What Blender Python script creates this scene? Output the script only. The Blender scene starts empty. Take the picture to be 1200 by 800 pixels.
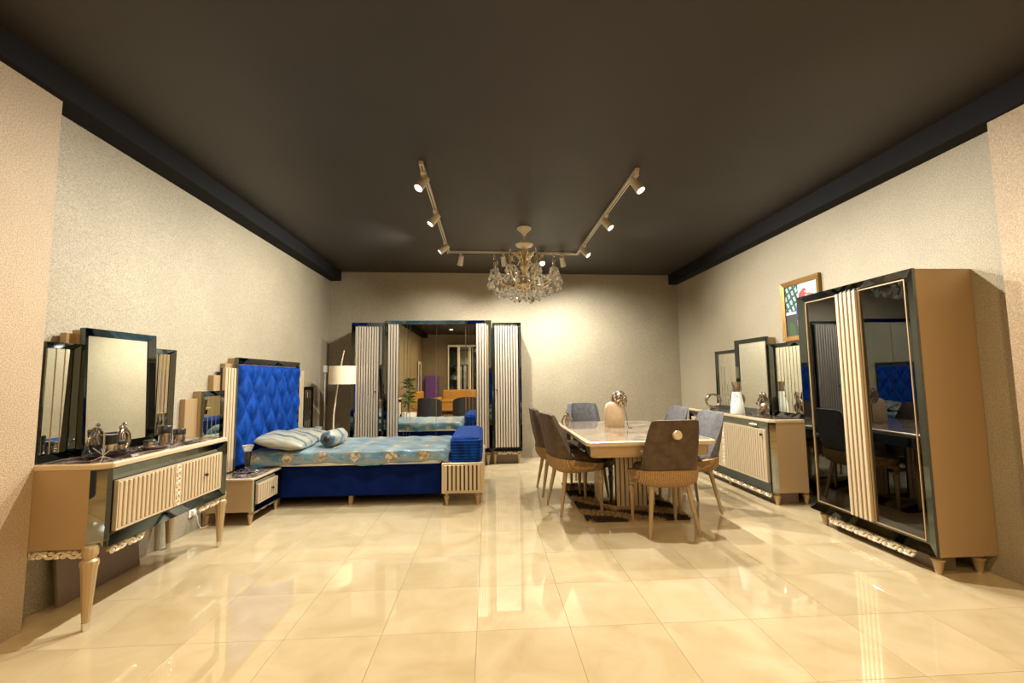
import bpy, bmesh, math, random
from math import sin, cos, pi, radians as R
from mathutils import Matrix, Vector
random.seed(7)
S = bpy.context.scene
C = S.collection
# ------------------------------------------------------------------ camera
cd = bpy.data.cameras.new('camera'); cam = bpy.data.objects.new('camera', cd); C.objects.link(cam)
F, PITCH, ROLL, YAW = 510.793, 0.0835988, -0.0117036, 0.0564273
cd.sensor_width = 36; cd.lens = F / 1200 * 36; cd.clip_start = .05
_right = Vector((cos(YAW), -sin(YAW), 0)); _f = Vector((sin(YAW)*cos(PITCH), cos(YAW)*cos(PITCH), sin(PITCH)))
_up = _right.cross(_f)
_r2 = cos(ROLL)*_right + sin(ROLL)*_up; _u2 = -sin(ROLL)*_right + cos(ROLL)*_up
m3 = Matrix((_r2, _u2, -_f)).transposed()
cam.matrix_world = Matrix.Translation((0, 0, 1.3)) @ m3.to_4x4()
S.camera = cam
# ------------------------------------------------------------------ world, exposure
w = bpy.data.worlds.new('world'); S.world = w; w.use_nodes = True
w.node_tree.nodes['Background'].inputs[0].default_value = (.02, .018, .015, 1)
w.node_tree.nodes['Background'].inputs[1].default_value = 1
vs = S.view_settings; vs.view_transform = 'Standard'; vs.look = 'None'; vs.gamma = 1; vs.exposure = 0.0
try: vs.use_curve_mapping = False
except Exception: pass
WARM, COOL = (1.0, .69, .33), (1.0, .98, .875)
P_SPOT, P_DOWN = 290, 100
def kelvin_spot(name, loc, target, power, color, angle=70, blend=.6, radius=.03):
    d = bpy.data.lights.new(name, 'SPOT'); d.energy = power; d.color = color
    d.spot_size = R(angle); d.spot_blend = blend; d.shadow_soft_size = radius
    o = bpy.data.objects.new(name, d); C.objects.link(o); o.location = loc
    o.rotation_euler = (Vector(target) - Vector(loc)).to_track_quat('-Z', 'Y').to_euler()
    return o
# ------------------------------------------------------------------ mesh builder
class MB:
    def __init__(s): s.v = []; s.f = []; s.M = None
    def add(s, vs_, fs):
        b = len(s.v)
        if s.M is not None: vs_ = [tuple(s.M @ Vector(p)) for p in vs_]
        s.v += [tuple(p) for p in vs_]; s.f += [tuple(i + b for i in f) for f in fs]; return s
    def box(s, x0, x1, y0, y1, z0, z1):
        return s.add([(x0,y0,z0),(x1,y0,z0),(x1,y1,z0),(x0,y1,z0),(x0,y0,z1),(x1,y0,z1),(x1,y1,z1),(x0,y1,z1)],
            [(3,2,1,0),(4,5,6,7),(0,1,5,4),(1,2,6,5),(2,3,7,6),(3,0,4,7)])
    def prism(s, poly, z0, z1):
        n = len(poly)
        return s.add([(x,y,z0) for x,y in poly] + [(x,y,z1) for x,y in poly],
            [tuple(range(n))[::-1], tuple(range(n,2*n))] + [(i,(i+1)%n,n+(i+1)%n,n+i) for i in range(n)])
    def prism_y(s, poly, y0, y1):            # polygon in x,z extruded along y
        n = len(poly)
        return s.add([(x,y0,z) for x,z in poly] + [(x,y1,z) for x,z in poly],
            [tuple(range(n)), tuple(range(n,2*n))[::-1]] + [(i,n+i,n+(i+1)%n,(i+1)%n) for i in range(n)])
    def loft(s, rings, close=True, cap=True):
        n = len(rings[0]); vv = [p for r in rings for p in r]; ff = []
        for k in range(len(rings)-1):
            for i in range(n if close else n-1):
                j = (i+1) % n
                ff.append((k*n+i, k*n+j, (k+1)*n+j, (k+1)*n+i))
        if cap and close:
            ff.append(tuple(range(n))[::-1]); ff.append(tuple((len(rings)-1)*n+i for i in range(n)))
        return s.add(vv, ff)
    def lathe(s, prof, n=16, c=(0,0), cap=True, flute=0):
        rings = []
        for r, z in prof:
            rings.append([(c[0]+r*(1-flute*(i%2))*cos(2*pi*i/n), c[1]+r*(1-flute*(i%2))*sin(2*pi*i/n), z) for i in range(n)])
        return s.loft(rings, True, cap)
    def tube(s, pts, rad, n=8, cap=True):
        pts = [Vector(p) for p in pts]; rings = []
        up = Vector((0,0,1)); 
        t0 = (pts[1]-pts[0]).normalized()
        nrm = t0.orthogonal().normalized()
        for k, p in enumerate(pts):
            a = pts[max(k-1,0)]; b = pts[min(k+1,len(pts)-1)]
            t = (b-a).normalized()
            nrm = (nrm - t*nrm.dot(t))
            nrm = nrm.normalized() if nrm.length > 1e-6 else t.orthogonal().normalized()
            bn = t.cross(nrm); r = rad[k] if isinstance(rad, (list,tuple)) else rad
            rings.append([tuple(p + r*(cos(2*pi*i/n)*nrm + sin(2*pi*i/n)*bn)) for i in range(n)])
        return s.loft(rings, True, cap)
    def grid(s, fn, nu, nv):
        vv = [fn(i/nu, j/nv) for j in range(nv+1) for i in range(nu+1)]
        return s.add(vv, [(j*(nu+1)+i, j*(nu+1)+i+1, (j+1)*(nu+1)+i+1, (j+1)*(nu+1)+i) for j in range(nv) for i in range(nu)])
    def ball(s, c, rx, ry=None, rz=None, nu=14, nv=9):
        ry = ry or rx; rz = rz or rx
        rings = [[(c[0]+rx*sin(pi*k/nv)*cos(2*pi*i/nu), c[1]+ry*sin(pi*k/nv)*sin(2*pi*i/nu), c[2]-rz*cos(pi*k/nv)) for i in range(nu)] for k in range(1,nv)]
        n0 = len(s.v)
        s.loft(rings, True, True); return s
    def frame(s, x0, x1, z0, z1, ws, wt, wb, yo, yi, back):
        """mitred picture frame in the xz plane, bevelled from yo at the rim to yi at the opening"""
        o = [(x0,z0),(x1,z0),(x1,z1),(x0,z1)]; i = [(x0+ws,z0+wb),(x1-ws,z0+wb),(x1-ws,z1-wt),(x0+ws,z1-wt)]
        v = [(x,yo,z) for x,z in o] + [(x,yi,z) for x,z in i] + [(x,back,z) for x,z in o] + [(x,back,z) for x,z in i]
        f = []
        for k in range(4):
            j = (k+1) % 4
            f += [(k,j,4+j,4+k), (8+j,8+k,12+k,12+j), (k,8+k,8+j,j), (4+k,4+j,12+j,12+k)]
        return s.add(v, f)
    def build(s, name, mat, parent=None, smooth=None, bevel=0, loc=None, seg=1):
        me = bpy.data.meshes.new(name); me.from_pydata(s.v, [], s.f)
        bm = bmesh.new(); bm.from_mesh(me); bmesh.ops.recalc_face_normals(bm, faces=bm.faces); bm.to_mesh(me); bm.free()
        if smooth:
            me.polygons.foreach_set('use_smooth', [True]*len(me.polygons))
            me.set_sharp_from_angle(angle=R(smooth))
        me.materials.append(mat)
        o = bpy.data.objects.new(name, me); C.objects.link(o)
        if parent: o.parent = parent
        if loc: o.location = loc
        if bevel:
            b = o.modifiers.new('bevel', 'BEVEL'); b.width = bevel; b.segments = seg; b.limit_method = 'ANGLE'; b.angle_limit = R(40)
        return o
def again(o, loc, rot=None, parent=None):
    c = o.copy(); C.objects.link(c); c.location = loc
    if rot: c.rotation_euler = rot
    if parent: c.parent = parent
    return c
def tag(o, label, cat, group=None):
    o['label'] = label; o['category'] = cat
    if group: o['group'] = group
    return o
def thing(name, label, cat, loc=(0,0,0), rz=0, group=None):
    o = bpy.data.objects.new(name, None); C.objects.link(o); o.location = loc; o.rotation_euler = (0,0,rz)
    o.empty_display_size = .1
    return tag(o, label, cat, group)
def dup(root, label, loc, rz=0, group=None):
    r = root.copy(); C.objects.link(r); r.location = loc; r.rotation_euler = (0,0,rz); r['label'] = label
    if group: r['group'] = group
    for ch in list(root.children):
        c = ch.copy(); C.objects.link(c); c.parent = r
        for g in list(ch.children):
            d = g.copy(); C.objects.link(d); d.parent = c
    return r
def struct(o, label=None):
    o['kind'] = 'structure'
    if label: o['label'] = label
    return o
def stuff(o): o['kind'] = 'stuff'; return o
def part_label(o, l): o['label'] = l; return o
# ------------------------------------------------------------------ materials
def new(name):
    m = bpy.data.materials.new(name); m.use_nodes = True; return m, m.node_tree, m.node_tree.nodes['Principled BSDF']
def mat(name, col, rough=.5, metal=0, noise=0, nscale=20, bump=0, bscale=100, sheen=0, coat=0, trans=0, ior=1.5, emit=0, stretch=(1,1,1), spec=.5):
    m, nt, p = new(name)
    p.inputs['Base Color'].default_value = (*col, 1); p.inputs['Roughness'].default_value = rough
    p.inputs['Metallic'].default_value = metal; p.inputs['IOR'].default_value = ior
    p.inputs['Transmission Weight'].default_value = trans
    p.inputs['Coat Weight'].default_value = coat; p.inputs['Specular IOR Level'].default_value = spec
    if sheen: p.inputs['Sheen Weight'].default_value = sheen; p.inputs['Sheen Roughness'].default_value = .35; p.inputs['Sheen Tint'].default_value = (*[min(1, c*2.5+.05) for c in col], 1)
    if emit: p.inputs['Emission Color'].default_value = (*col, 1); p.inputs['Emission Strength'].default_value = emit
    if noise or bump:
        tc = nt.nodes.new('ShaderNodeTexCoord'); mp = nt.nodes.new('ShaderNodeMapping'); mp.inputs['Scale'].default_value = stretch
        nt.links.new(tc.outputs['Object'], mp.inputs[0])
    if noise:
        n = nt.nodes.new('ShaderNodeTexNoise'); n.inputs['Scale'].default_value = nscale; n.inputs['Detail'].default_value = 5
        nt.links.new(mp.outputs[0], n.inputs['Vector'])
        mx = nt.nodes.new('ShaderNodeMapRange'); mx.inputs[1].default_value = .3; mx.inputs[2].default_value = .7
        mx.inputs[3].default_value = 1-noise; mx.inputs[4].default_value = 1+noise
        nt.links.new(n.outputs[0], mx.inputs[0])
        v = nt.nodes.new('ShaderNodeVectorMath'); v.operation = 'SCALE'; v.inputs[0].default_value = col
        nt.links.new(mx.outputs[0], v.inputs['Scale']); nt.links.new(v.outputs[0], p.inputs['Base Color'])
    if bump:
        n2 = nt.nodes.new('ShaderNodeTexNoise'); n2.inputs['Scale'].default_value = bscale; n2.inputs['Detail'].default_value = 3
        nt.links.new(mp.outputs[0], n2.inputs['Vector'])
        b = nt.nodes.new('ShaderNodeBump'); b.inputs['Strength'].default_value = bump; b.inputs['Distance'].default_value = .01
        nt.links.new(n2.outputs[0], b.inputs['Height']); nt.links.new(b.outputs[0], p.inputs['Normal'])
    return m
def ramp(nt, fac, stops, interp='LINEAR'):
    r = nt.nodes.new('ShaderNodeValToRGB'); r.color_ramp.interpolation = interp
    e = r.color_ramp.elements
    while len(e) < len(stops): e.new(.5)
    for k, (pos, c) in enumerate(stops): e[k].position = pos; e[k].color = (*c, 1)
    nt.links.new(fac, r.inputs[0]); return r.outputs[0]
def tex(nt, kind, scale, vec, detail=4, **kw):
    n = nt.nodes.new(kind); n.inputs['Scale'].default_value = scale
    if 'Detail' in n.inputs: n.inputs['Detail'].default_value = detail
    for k, v in kw.items(): n.inputs[k].default_value = v
    nt.links.new(vec, n.inputs['Vector']); return n
def mixc(nt, fac, a, b, mode='MIX'):
    n = nt.nodes.new('ShaderNodeMix'); n.data_type = 'RGBA'; n.blend_type = mode
    for sock, val in ((n.inputs[0], fac), (n.inputs[6], a), (n.inputs[7], b)):
        if hasattr(val, 'is_linked'): nt.links.new(val, sock)
        elif isinstance(val, (int, float)): sock.default_value = val
        else: sock.default_value = (*val, 1)
    return n.outputs[2]
def mapped(nt, coord='Object', scale=(1,1,1)):
    tc = nt.nodes.new('ShaderNodeTexCoord'); mp = nt.nodes.new('ShaderNodeMapping'); mp.inputs['Scale'].default_value = scale
    nt.links.new(tc.outputs[coord], mp.inputs[0]); return mp.outputs[0]
def wallpaper(name, col):
    m, nt, p = new(name); v = mapped(nt)
    big = tex(nt, 'ShaderNodeTexNoise', 2.2, v, 6); fine = tex(nt, 'ShaderNodeTexNoise', 145, v, 2)
    c = mixc(nt, ramp(nt, big.outputs[0], [(.35,(0,0,0)),(.7,(1,1,1))]), tuple(.90*x for x in col), tuple(1.06*x for x in col))
    c = mixc(nt, ramp(nt, fine.outputs[0], [(.36,(0,0,0)),(.62,(1,1,1))]), tuple(.62*x for x in col), c)
    sp = tex(nt, 'ShaderNodeTexVoronoi', 38, v); 
    glit = ramp(nt, sp.outputs['Distance'], [(.06,(1,1,1)),(.10,(0,0,0))])
    nt.links.new(mixc(nt, glit, c, (.95,.9,.8)), p.inputs['Base Color'])
    p.inputs['Roughness'].default_value = .62
    b = nt.nodes.new('ShaderNodeBump'); b.inputs['Strength'].default_value = .5; b.inputs['Distance'].default_value = .006
    nt.links.new(fine.outputs[0], b.inputs['Height']); nt.links.new(b.outputs[0], p.inputs['Normal'])
    return m
def marble_floor():
    m, nt, p = new('cream marble')
    g = nt.nodes.new('ShaderNodeNewGeometry'); oi = nt.nodes.new('ShaderNodeObjectInfo')
    cb = nt.nodes.new('ShaderNodeVectorMath'); cb.operation = 'SCALE'; cb.inputs[0].default_value = (9,5,3); nt.links.new(oi.outputs['Random'], cb.inputs['Scale'])
    ad = nt.nodes.new('ShaderNodeVectorMath'); ad.operation = 'ADD'; nt.links.new(g.outputs['Position'], ad.inputs[0]); nt.links.new(cb.outputs[0], ad.inputs[1])
    n1 = tex(nt, 'ShaderNodeTexNoise', 3.0, ad.outputs[0], 8, Distortion=1.0)
    c = ramp(nt, n1.outputs[0], [(.3,(.43,.335,.19)),(.5,(.49,.392,.24)),(.72,(.53,.435,.285))])
    n2 = tex(nt, 'ShaderNodeTexNoise', 1.6, ad.outputs[0], 10, Distortion=2.2)
    vein = ramp(nt, n2.outputs[0], [(.485,(0,0,0)),(.5,(1,1,1)),(.515,(0,0,0))])
    f = nt.nodes.new('ShaderNodeMath'); f.operation = 'MULTIPLY'; f.inputs[1].default_value = .25; nt.links.new(vein, f.inputs[0])
    c = mixc(nt, f.outputs[0], c, (.50,.36,.2))
    hv = ramp(nt, oi.outputs['Random'], [(0,(.95,.95,.95)),(1,(1.0,1.0,1.0))])
    nt.links.new(mixc(nt, 1.0, c, hv, 'MULTIPLY'), p.inputs['Base Color'])
    p.inputs['Roughness'].default_value = .035; p.inputs['IOR'].default_value = 1.9
    return m
def dark_marble():
    m, nt, p = new('dark emperador marble'); v = mapped(nt, scale=(1,2.2,1))
    n1 = tex(nt, 'ShaderNodeTexNoise', 5, v, 8, Distortion=1.8)
    nt.links.new(ramp(nt, n1.outputs[0], [(.30,(.03,.02,.018)),(.48,(.11,.07,.055)),(.56,(.20,.15,.13)),(.62,(.48,.42,.38)),(.66,(.10,.065,.05))]), p.inputs['Base Color'])
    p.inputs['Roughness'].default_value = .06; p.inputs['Coat Weight'].default_value = .5
    return m
def table_marble():
    m, nt, p = new('taupe marble'); v = mapped(nt, scale=(1,1.6,1))
    n1 = tex(nt, 'ShaderNodeTexNoise', 4, v, 8, Distortion=1.6)
    nt.links.new(ramp(nt, n1.outputs[0], [(.30,(.12,.085,.06)),(.5,(.27,.20,.15)),(.66,(.42,.34,.27))]), p.inputs['Base Color'])
    p.inputs['Roughness'].default_value = .07; p.inputs['Coat Weight'].default_value = .6
    return m
def damask(name, stripes=False):
    m, nt, p = new(name); v = mapped(nt)
    if stripes:
        wv = tex(nt, 'ShaderNodeTexWave', 1.9, v, 2, Distortion=2.5)
        wv.bands_direction = 'Y'
        n = tex(nt, 'ShaderNodeTexNoise', 9, v, 3)
        c = ramp(nt, wv.outputs['Fac'], [(.0,(.03,.08,.11)),(.20,(.08,.15,.18)),(.32,(.29,.27,.21)),(.6,(.34,.31,.23)),(.78,(.14,.20,.22)),(1,(.31,.29,.23))])
        c = mixc(nt, ramp(nt, n.outputs[0], [(.52,(0,0,0)),(.66,(.55,.55,.55))]), c, (.36,.30,.20))
    else:
        sx = nt.nodes.new('ShaderNodeSeparateXYZ'); nt.links.new(v, sx.inputs[0])
        ys = nt.nodes.new('ShaderNodeMath'); ys.operation = 'ADD'; ys.inputs[1].default_value = .02
        yz = nt.nodes.new('ShaderNodeMath'); yz.operation = 'ADD'; nt.links.new(sx.outputs[1], ys.inputs[0]); nt.links.new(ys.outputs[0], yz.inputs[0]); nt.links.new(sx.outputs[2], yz.inputs[1])
        cx_ = nt.nodes.new('ShaderNodeCombineXYZ'); nt.links.new(sx.outputs[0], cx_.inputs[0]); nt.links.new(yz.outputs[0], cx_.inputs[1])
        v2 = cx_.outputs[0]
        vo = tex(nt, 'ShaderNodeTexVoronoi', 2.9, v2); vo.voronoi_dimensions = '2D'; vo.inputs['Randomness'].default_value = .15
        nz = tex(nt, 'ShaderNodeTexNoise', 24, v2, 3)
        ad = nt.nodes.new('ShaderNodeMath'); ad.operation = 'MULTIPLY_ADD'; ad.inputs[1].default_value = .30
        nt.links.new(nz.outputs[0], ad.inputs[0]); nt.links.new(vo.outputs['Distance'], ad.inputs[2])
        med = ramp(nt, ad.outputs[0], [(.64,(1,1,1)),(.70,(0,0,0))])
        ring = ramp(nt, ad.outputs[0], [(.74,(0,0,0)),(.775,(.9,.9,.9)),(.81,(0,0,0))])
        n2 = tex(nt, 'ShaderNodeTexNoise', 4.5, v2, 4)
        base = ramp(nt, n2.outputs[0], [(.3,(.02,.085,.15)),(.5,(.05,.165,.25)),(.68,(.20,.32,.38))])
        wv = tex(nt, 'ShaderNodeTexWave', 2.6, v2, 2, Distortion=3.0); wv.bands_direction = 'Y'
        base = mixc(nt, ramp(nt, wv.outputs['Fac'], [(.55,(0,0,0)),(.8,(.6,.6,.6))]), base, (.24,.22,.16))
        c = mixc(nt, med, base, ramp(nt, nz.outputs[0], [(.40,(.16,.13,.08)),(.5,(.34,.27,.16)),(.60,(.46,.40,.28))]))
        c = mixc(nt, ring, c, (.24,.20,.13))
        bp = nt.nodes.new('ShaderNodeBump'); bp.inputs['Strength'].default_value = .5; bp.inputs['Distance'].default_value = .03
        nb = tex(nt, 'ShaderNodeTexNoise', 7, v2, 3); nt.links.new(nb.outputs[0], bp.inputs['Height']); nt.links.new(bp.outputs[0], p.inputs['Normal'])
    nt.links.new(c, p.inputs['Base Color']); p.inputs['Roughness'].default_value = .38
    p.inputs['Sheen Weight'].default_value = .25
    return m
def herringbone():
    m, nt, p = new('tan herringbone fabric'); v = mapped(nt)
    wv = tex(nt, 'ShaderNodeTexWave', 26, v, 1, Distortion=3.0); n = tex(nt, 'ShaderNodeTexNoise', 90, v, 2)
    c = mixc(nt, ramp(nt, wv.outputs['Fac'], [(.2,(0,0,0)),(.8,(1,1,1))]), (.23,.125,.046), (.46,.28,.115))
    c = mixc(nt, ramp(nt, n.outputs[0], [(.4,(0,0,0)),(.65,(.6,.6,.6))]), c, (.17,.095,.036))
    nt.links.new(c, p.inputs['Base Color']); p.inputs['Roughness'].default_value = .8
    return m
def rug_mat():
    m, nt, p = new('shaggy pile'); v = mapped(nt, scale=(1,1.9,0))
    wv = tex(nt, 'ShaderNodeTexWave', .8, v, 2, Distortion=5.0); wv.bands_direction = 'DIAGONAL'; n = tex(nt, 'ShaderNodeTexNoise', 40, v, 2)
    wv.inputs['Detail Scale'].default_value = .8
    c = ramp(nt, wv.outputs['Fac'], [(.42,(.022,.009,.007)),(.52,(.36,.25,.13)),(.8,(.48,.36,.20)),(.93,(.30,.2,.1))])
    nt.links.new(mixc(nt, ramp(nt, n.outputs[0], [(.4,(0,0,0)),(.7,(.5,.5,.5))]), c, (.06,.035,.02)), p.inputs['Base Color'])
    p.inputs['Roughness'].default_value = .9; return m
def dark_glass():
    m, nt, p = new('smoked glass')
    nt.nodes.remove(p); out = nt.nodes['Material Output']
    tr = nt.nodes.new('ShaderNodeBsdfTransparent'); tr.inputs[0].default_value = (.16,.16,.17,1)
    gl = nt.nodes.new('ShaderNodeBsdfGlossy'); gl.inputs['Roughness'].default_value = .01; gl.inputs[0].default_value = (.8,.84,.9,1)
    lw = nt.nodes.new('ShaderNodeFresnel'); lw.inputs[0].default_value = 2.3
    mx = nt.nodes.new('ShaderNodeMixShader')
    nt.links.new(lw.outputs[0], mx.inputs[0]); nt.links.new(tr.outputs[0], mx.inputs[1]); nt.links.new(gl.outputs[0], mx.inputs[2])
    nt.links.new(mx.outputs[0], out.inputs[0]); return m
M = {}
M['wall'] = wallpaper('glitter wallpaper', (.38,.32,.222))
M['column'] = wallpaper('column wallpaper', (.46,.34,.215))
M['ceiling'] = mat('dark brown ceiling paint', (.023,.018,.0145), .5, noise=.15, nscale=1.5)
M['beam'] = mat('black beam paint', (.007,.0065,.007), .85, spec=.2)
M['marble'] = marble_floor(); M['grout'] = mat('grout', (.42,.31,.18), .7)
M['tan'] = mat('champagne lacquer', (.385,.262,.138), .33, .25)
M['slat'] = mat('champagne slat lacquer', (.56,.44,.29), .35, .2)
M['pale_slat'] = mat('silver champagne slat lacquer', (.60,.52,.42), .3, .45)
M['groove'] = mat('dark backing', (.018,.014,.011), .5)
M['black_glass'] = mat('black bevelled glass', (.135,.16,.16), .04, 1)
M['mirror'] = mat('mirror silvering', (.86,.88,.83), .0, 1)
M['grey_mirror'] = mat('smoked mirror', (.40,.44,.45), .02, 1)
M['groove_line'] = mat('bevel line', (.80,.84,.78), .15, .6)
M['smoke'] = dark_glass()
M['dmarble'] = dark_marble(); M['tmarble'] = table_marble()
M['carve'] = mat('silver gold carving', (.80,.70,.54), .32, .5)
M['gold'] = mat('antique gold', (.80,.62,.32), .3, .55)
M['cream'] = mat('cream enamel', (.70,.60,.42), .4)
M['leg'] = mat('champagne turned wood', (.42,.30,.16), .35, .3)
M['chrome'] = mat('chrome', (.75,.74,.72), .08, 1)
M['dsilver'] = mat('burnished silver', (.58,.50,.43), .16, 1)
M['silver'] = mat('satin silver', (.70,.68,.65), .22, 1)
M['knob'] = mat('dark knob', (.05,.035,.025), .3, .6)
M['velvet'] = mat('royal blue velvet', (.0015,.036,.225), .7, sheen=.12, spec=.12, noise=.6, nscale=16, bump=.5, bscale=24, stretch=(1.6,1,.5))
M['navy'] = mat('navy velvet', (.003,.010,.075), 1.0, spec=.05, noise=.25, nscale=8)
M['damask'] = damask('blue damask'); M['stripe'] = damask('blue striped satin', True)
M['brown'] = mat('brown chenille', (.075,.046,.026), .75, sheen=.5, noise=.35, nscale=16)
M['grey'] = mat('grey chenille', (.105,.10,.105), .75, sheen=.25, noise=.25, nscale=25)
M['herring'] = herringbone(); M['rug'] = rug_mat()
M['white'] = mat('white enamel', (.80,.79,.75), .3)
M['track'] = mat('ivory track paint', (.62,.55,.44), .4)
M['lens'] = mat('lamp lens', (1,.95,.86), .4, emit=14)
M['crystal'] = mat('crystal', (.95,.93,.88), 0, trans=.78, ior=1.6)
M['smoky_crystal'] = mat('smoky crystal', (.45,.40,.36), 0, trans=1, ior=1.6)
M['glass'] = mat('clear glass', (1,1,1), 0, trans=1, ior=1.45)
M['shade'] = mat('linen lampshade', (.85,.70,.47), .8)
M['board'] = mat('brown board', (.17,.12,.085), .4)
M['ceramic'] = mat('sand ceramic', (.62,.47,.30), .6, noise=.1)
M['frame_gold'] = mat('ornate gilt frame', (.24,.125,.03), .35, .5, bump=.6, bscale=60)
M['black'] = mat('black lacquer', (.012,.012,.012), .25)
M['sofa'] = mat('mustard upholstery', (.50,.27,.06), .75, noise=.2)
M['armchair'] = mat('charcoal upholstery', (.02,.022,.027), .7, sheen=.3)
M['leaf'] = mat('leaf green', (.05,.12,.02), .5); M['purple'] = mat('purple velvet', (.17,.07,.35), .7)
M['cord'] = mat('white cable', (.75,.72,.65), .5)
# ------------------------------------------------------------------ setting
XL, XR, YB, YF = -2.583, 3.263, 7.237, -4.3
floor = MB().box(XL-.1, XR+.1, YF-.1, YB+.1, -.1, -.006).build('floor', M['grout']); struct(floor)
PT = .486; tile0 = None
ix0 = math.floor((XL+.065)/PT); iy0 = math.floor((YF-2.375)/PT)
for i in range(ix0, math.ceil((XR+.065)/PT)):
    for j in range(iy0, math.ceil((YB-2.375)/PT)):
        x0 = max(-.065+i*PT, XL)+.0007; x1 = min(-.065+(i+1)*PT, XR)-.0007
        y0 = max(2.375+j*PT, YF)+.0007; y1 = min(2.375+(j+1)*PT, YB)-.0007
        full = abs(x1-x0-PT+.0014) < 1e-6 and abs(y1-y0-PT+.0014) < 1e-6
        if full and tile0 is not None:
            again(tile0, (x0, y0, 0)); continue
        o = MB().box(0, x1-x0, 0, y1-y0, -.006, 0).build('floor_tile', M['marble'], floor, loc=(x0,y0,0), bevel=.0006)
        if full: tile0 = o
for n, b in (('wall_left', (XL-.1, XL, YF, YB)), ('wall_right', (XR, XR+.1, YF, YB)), ('wall_back', (XL-.1, XR+.1, YB, YB+.1)), ('wall_front', (XL-.1, XR+.1, YF-.1, YF))):
    struct(MB().box(*b, 0, 3.15).build(n, M['wall']))
cl = MB(); cl.add([(XL-.1,YF-.1,3.085),(XR+.1,YF-.1,3.032),(XR+.1,YB+.1,3.032),(XL-.1,YB+.1,3.085),(XL-.1,YF-.1,3.2),(XR+.1,YF-.1,3.2),(XR+.1,YB+.1,3.2),(XL-.1,YB+.1,3.2)],
    [(0,1,2,3),(7,6,5,4),(0,4,5,1),(1,5,6,2),(2,6,7,3),(3,7,4,0)])
struct(cl.build('ceiling', M['ceiling']))
def ceil_z(x): return 3.085 + (x-(XL-.1))/(XR-XL+.2)*(3.032-3.085)
struct(MB().box(XL, -2.405, YF, YB, 2.931, 3.10).build('trim_1', M['beam']), 'black beam along the ceiling above the left wall')
struct(MB().box(3.12, XR, YF, YB, 2.865, 3.10).build('trim_2', M['beam']), 'black beam along the ceiling above the right wall')
struct(MB().box(XL, -2.455, 1.45, 2.548, 0, 2.968).build('trim_3', M['column']), 'sand wallpapered pilaster at the left edge of the view')
struct(MB().box(3.15, XR, .9, 2.45, 0, 2.885).build('trim_4', M['column']), 'sand wallpapered pilaster at the right edge of the view')
# ------------------------------------------------------------------ furniture helpers (front faces local -y)
def footprint(w, d, c, cd_):
    return [(-w/2, d/2), (-w/2, -d/2+cd_), (-w/2+c, -d/2), (w/2-c, -d/2), (w/2, -d/2+cd_), (w/2, d/2)]
def slat_row(parent, x0, x1, n, z0, z1, yf, yb, m, gap=.35, name='slat', bevel=.003):
    p = (x1-x0)/n; ws = p*(1-gap); first = None; L = []
    for k in range(n):
        x = x0+(k+.5)*p
        if first is None:
            first = MB().box(-ws/2, ws/2, yf, yb, z0, z1).build(name, m, parent, bevel=min(bevel, ws*.3), loc=(x,0,0)); L.append(first)
        else: L.append(again(first, (x,0,0)))
    return L
def carving(parent, x0, x1, ztop, y, h, amp=1, name='carving', density=1.0):
    """scrolled acanthus relief under a rail: wavy vine, alternating curls and leaf buds in one relief piece"""
    b = MB(); L = x1-x0; n = max(2, int(round(L/(.16)*density)))
    zc = ztop - h*.5
    b.tube([(x0+L*t/(6*n), y, zc + h*.24*sin(pi*t/6*2)) for t in range(6*n+1)], h*.11, 6)
    for k in range(n):
        cx = x0 + L*(k+.25)/n; cz = zc + h*.12; sgn = 1
        for q in (0, 1):
            px = cx + q*L/n*.5; s = 1 if q == 0 else -1
            pts = []
            for t in range(11):
                a = t/10*2*pi*1.2; r = h*.38*(1-t/12)
                pts.append((px + r*cos(a), y-.004, zc - s*h*.08 + s*r*sin(a)*.9))
            b.tube(pts, [h*.10*(1-.05*t) for t in range(11)], 6)
            b.ball((px, y-.008, zc - s*h*.08), h*.14, h*.10, h*.14, 6, 5)
            b.ball((px+L/n*.25, y-.004, zc - s*h*.22), h*.24, h*.09, h*.10, 6, 5)
    o = b.build(name, M['carve'], parent, smooth=60); return stuff(o)
def turned_foot(h, r, fl=.0):
    return MB().lathe([(r*.75,h),(r*1.0,h*.97),(r*1.0,h*.90),(r*.72,h*.85),(r*.72,h*.80),(r*1.15,h*.74),(r*1.15,h*.66),(r*.95,h*.60),(r*.5,h*.05),(r*.55,0)], 16)
def knob(parent, x, y, z, r=.012):
    b = MB(); b.M = Matrix.Translation((x,y,z)) @ Matrix.Rotation(R(90),4,'X')
    b.lathe([(r*.5,0),(r*.5,r*.8),(r,r*1.1),(r,r*1.7),(r*.5,r*2.1)], 12); b.build('knob', M['knob'], parent, smooth=40)
def cabinet_shell(t, w, d, z0, z1, c, cdp, frame_w, m_body='tan'):
    """body with mirrored chamfered corners and a bevelled black glass frame on the front"""
    poly = [(-w/2, d/2), (-w/2, -d/2+cdp), (-w/2+c, -d/2+.03), (w/2-c, -d/2+.03), (w/2, -d/2+cdp), (w/2, d/2)]
    MB().prism(poly, z0, z1).build('body', M[m_body], t)
    for s in (-1, 1):
        b = MB(); xo, xi = s*w/2, s*(w/2-c)
        b.prism([(xo, -d/2+cdp), (xi, -d/2), (xi, -d/2+.03), (xo-s*.004, -d/2+cdp+.004)], z0, z1)
        part_label(b.build('corner_mirror', M['grey_mirror'], t), 'mirrored chamfered corner strip')
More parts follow.
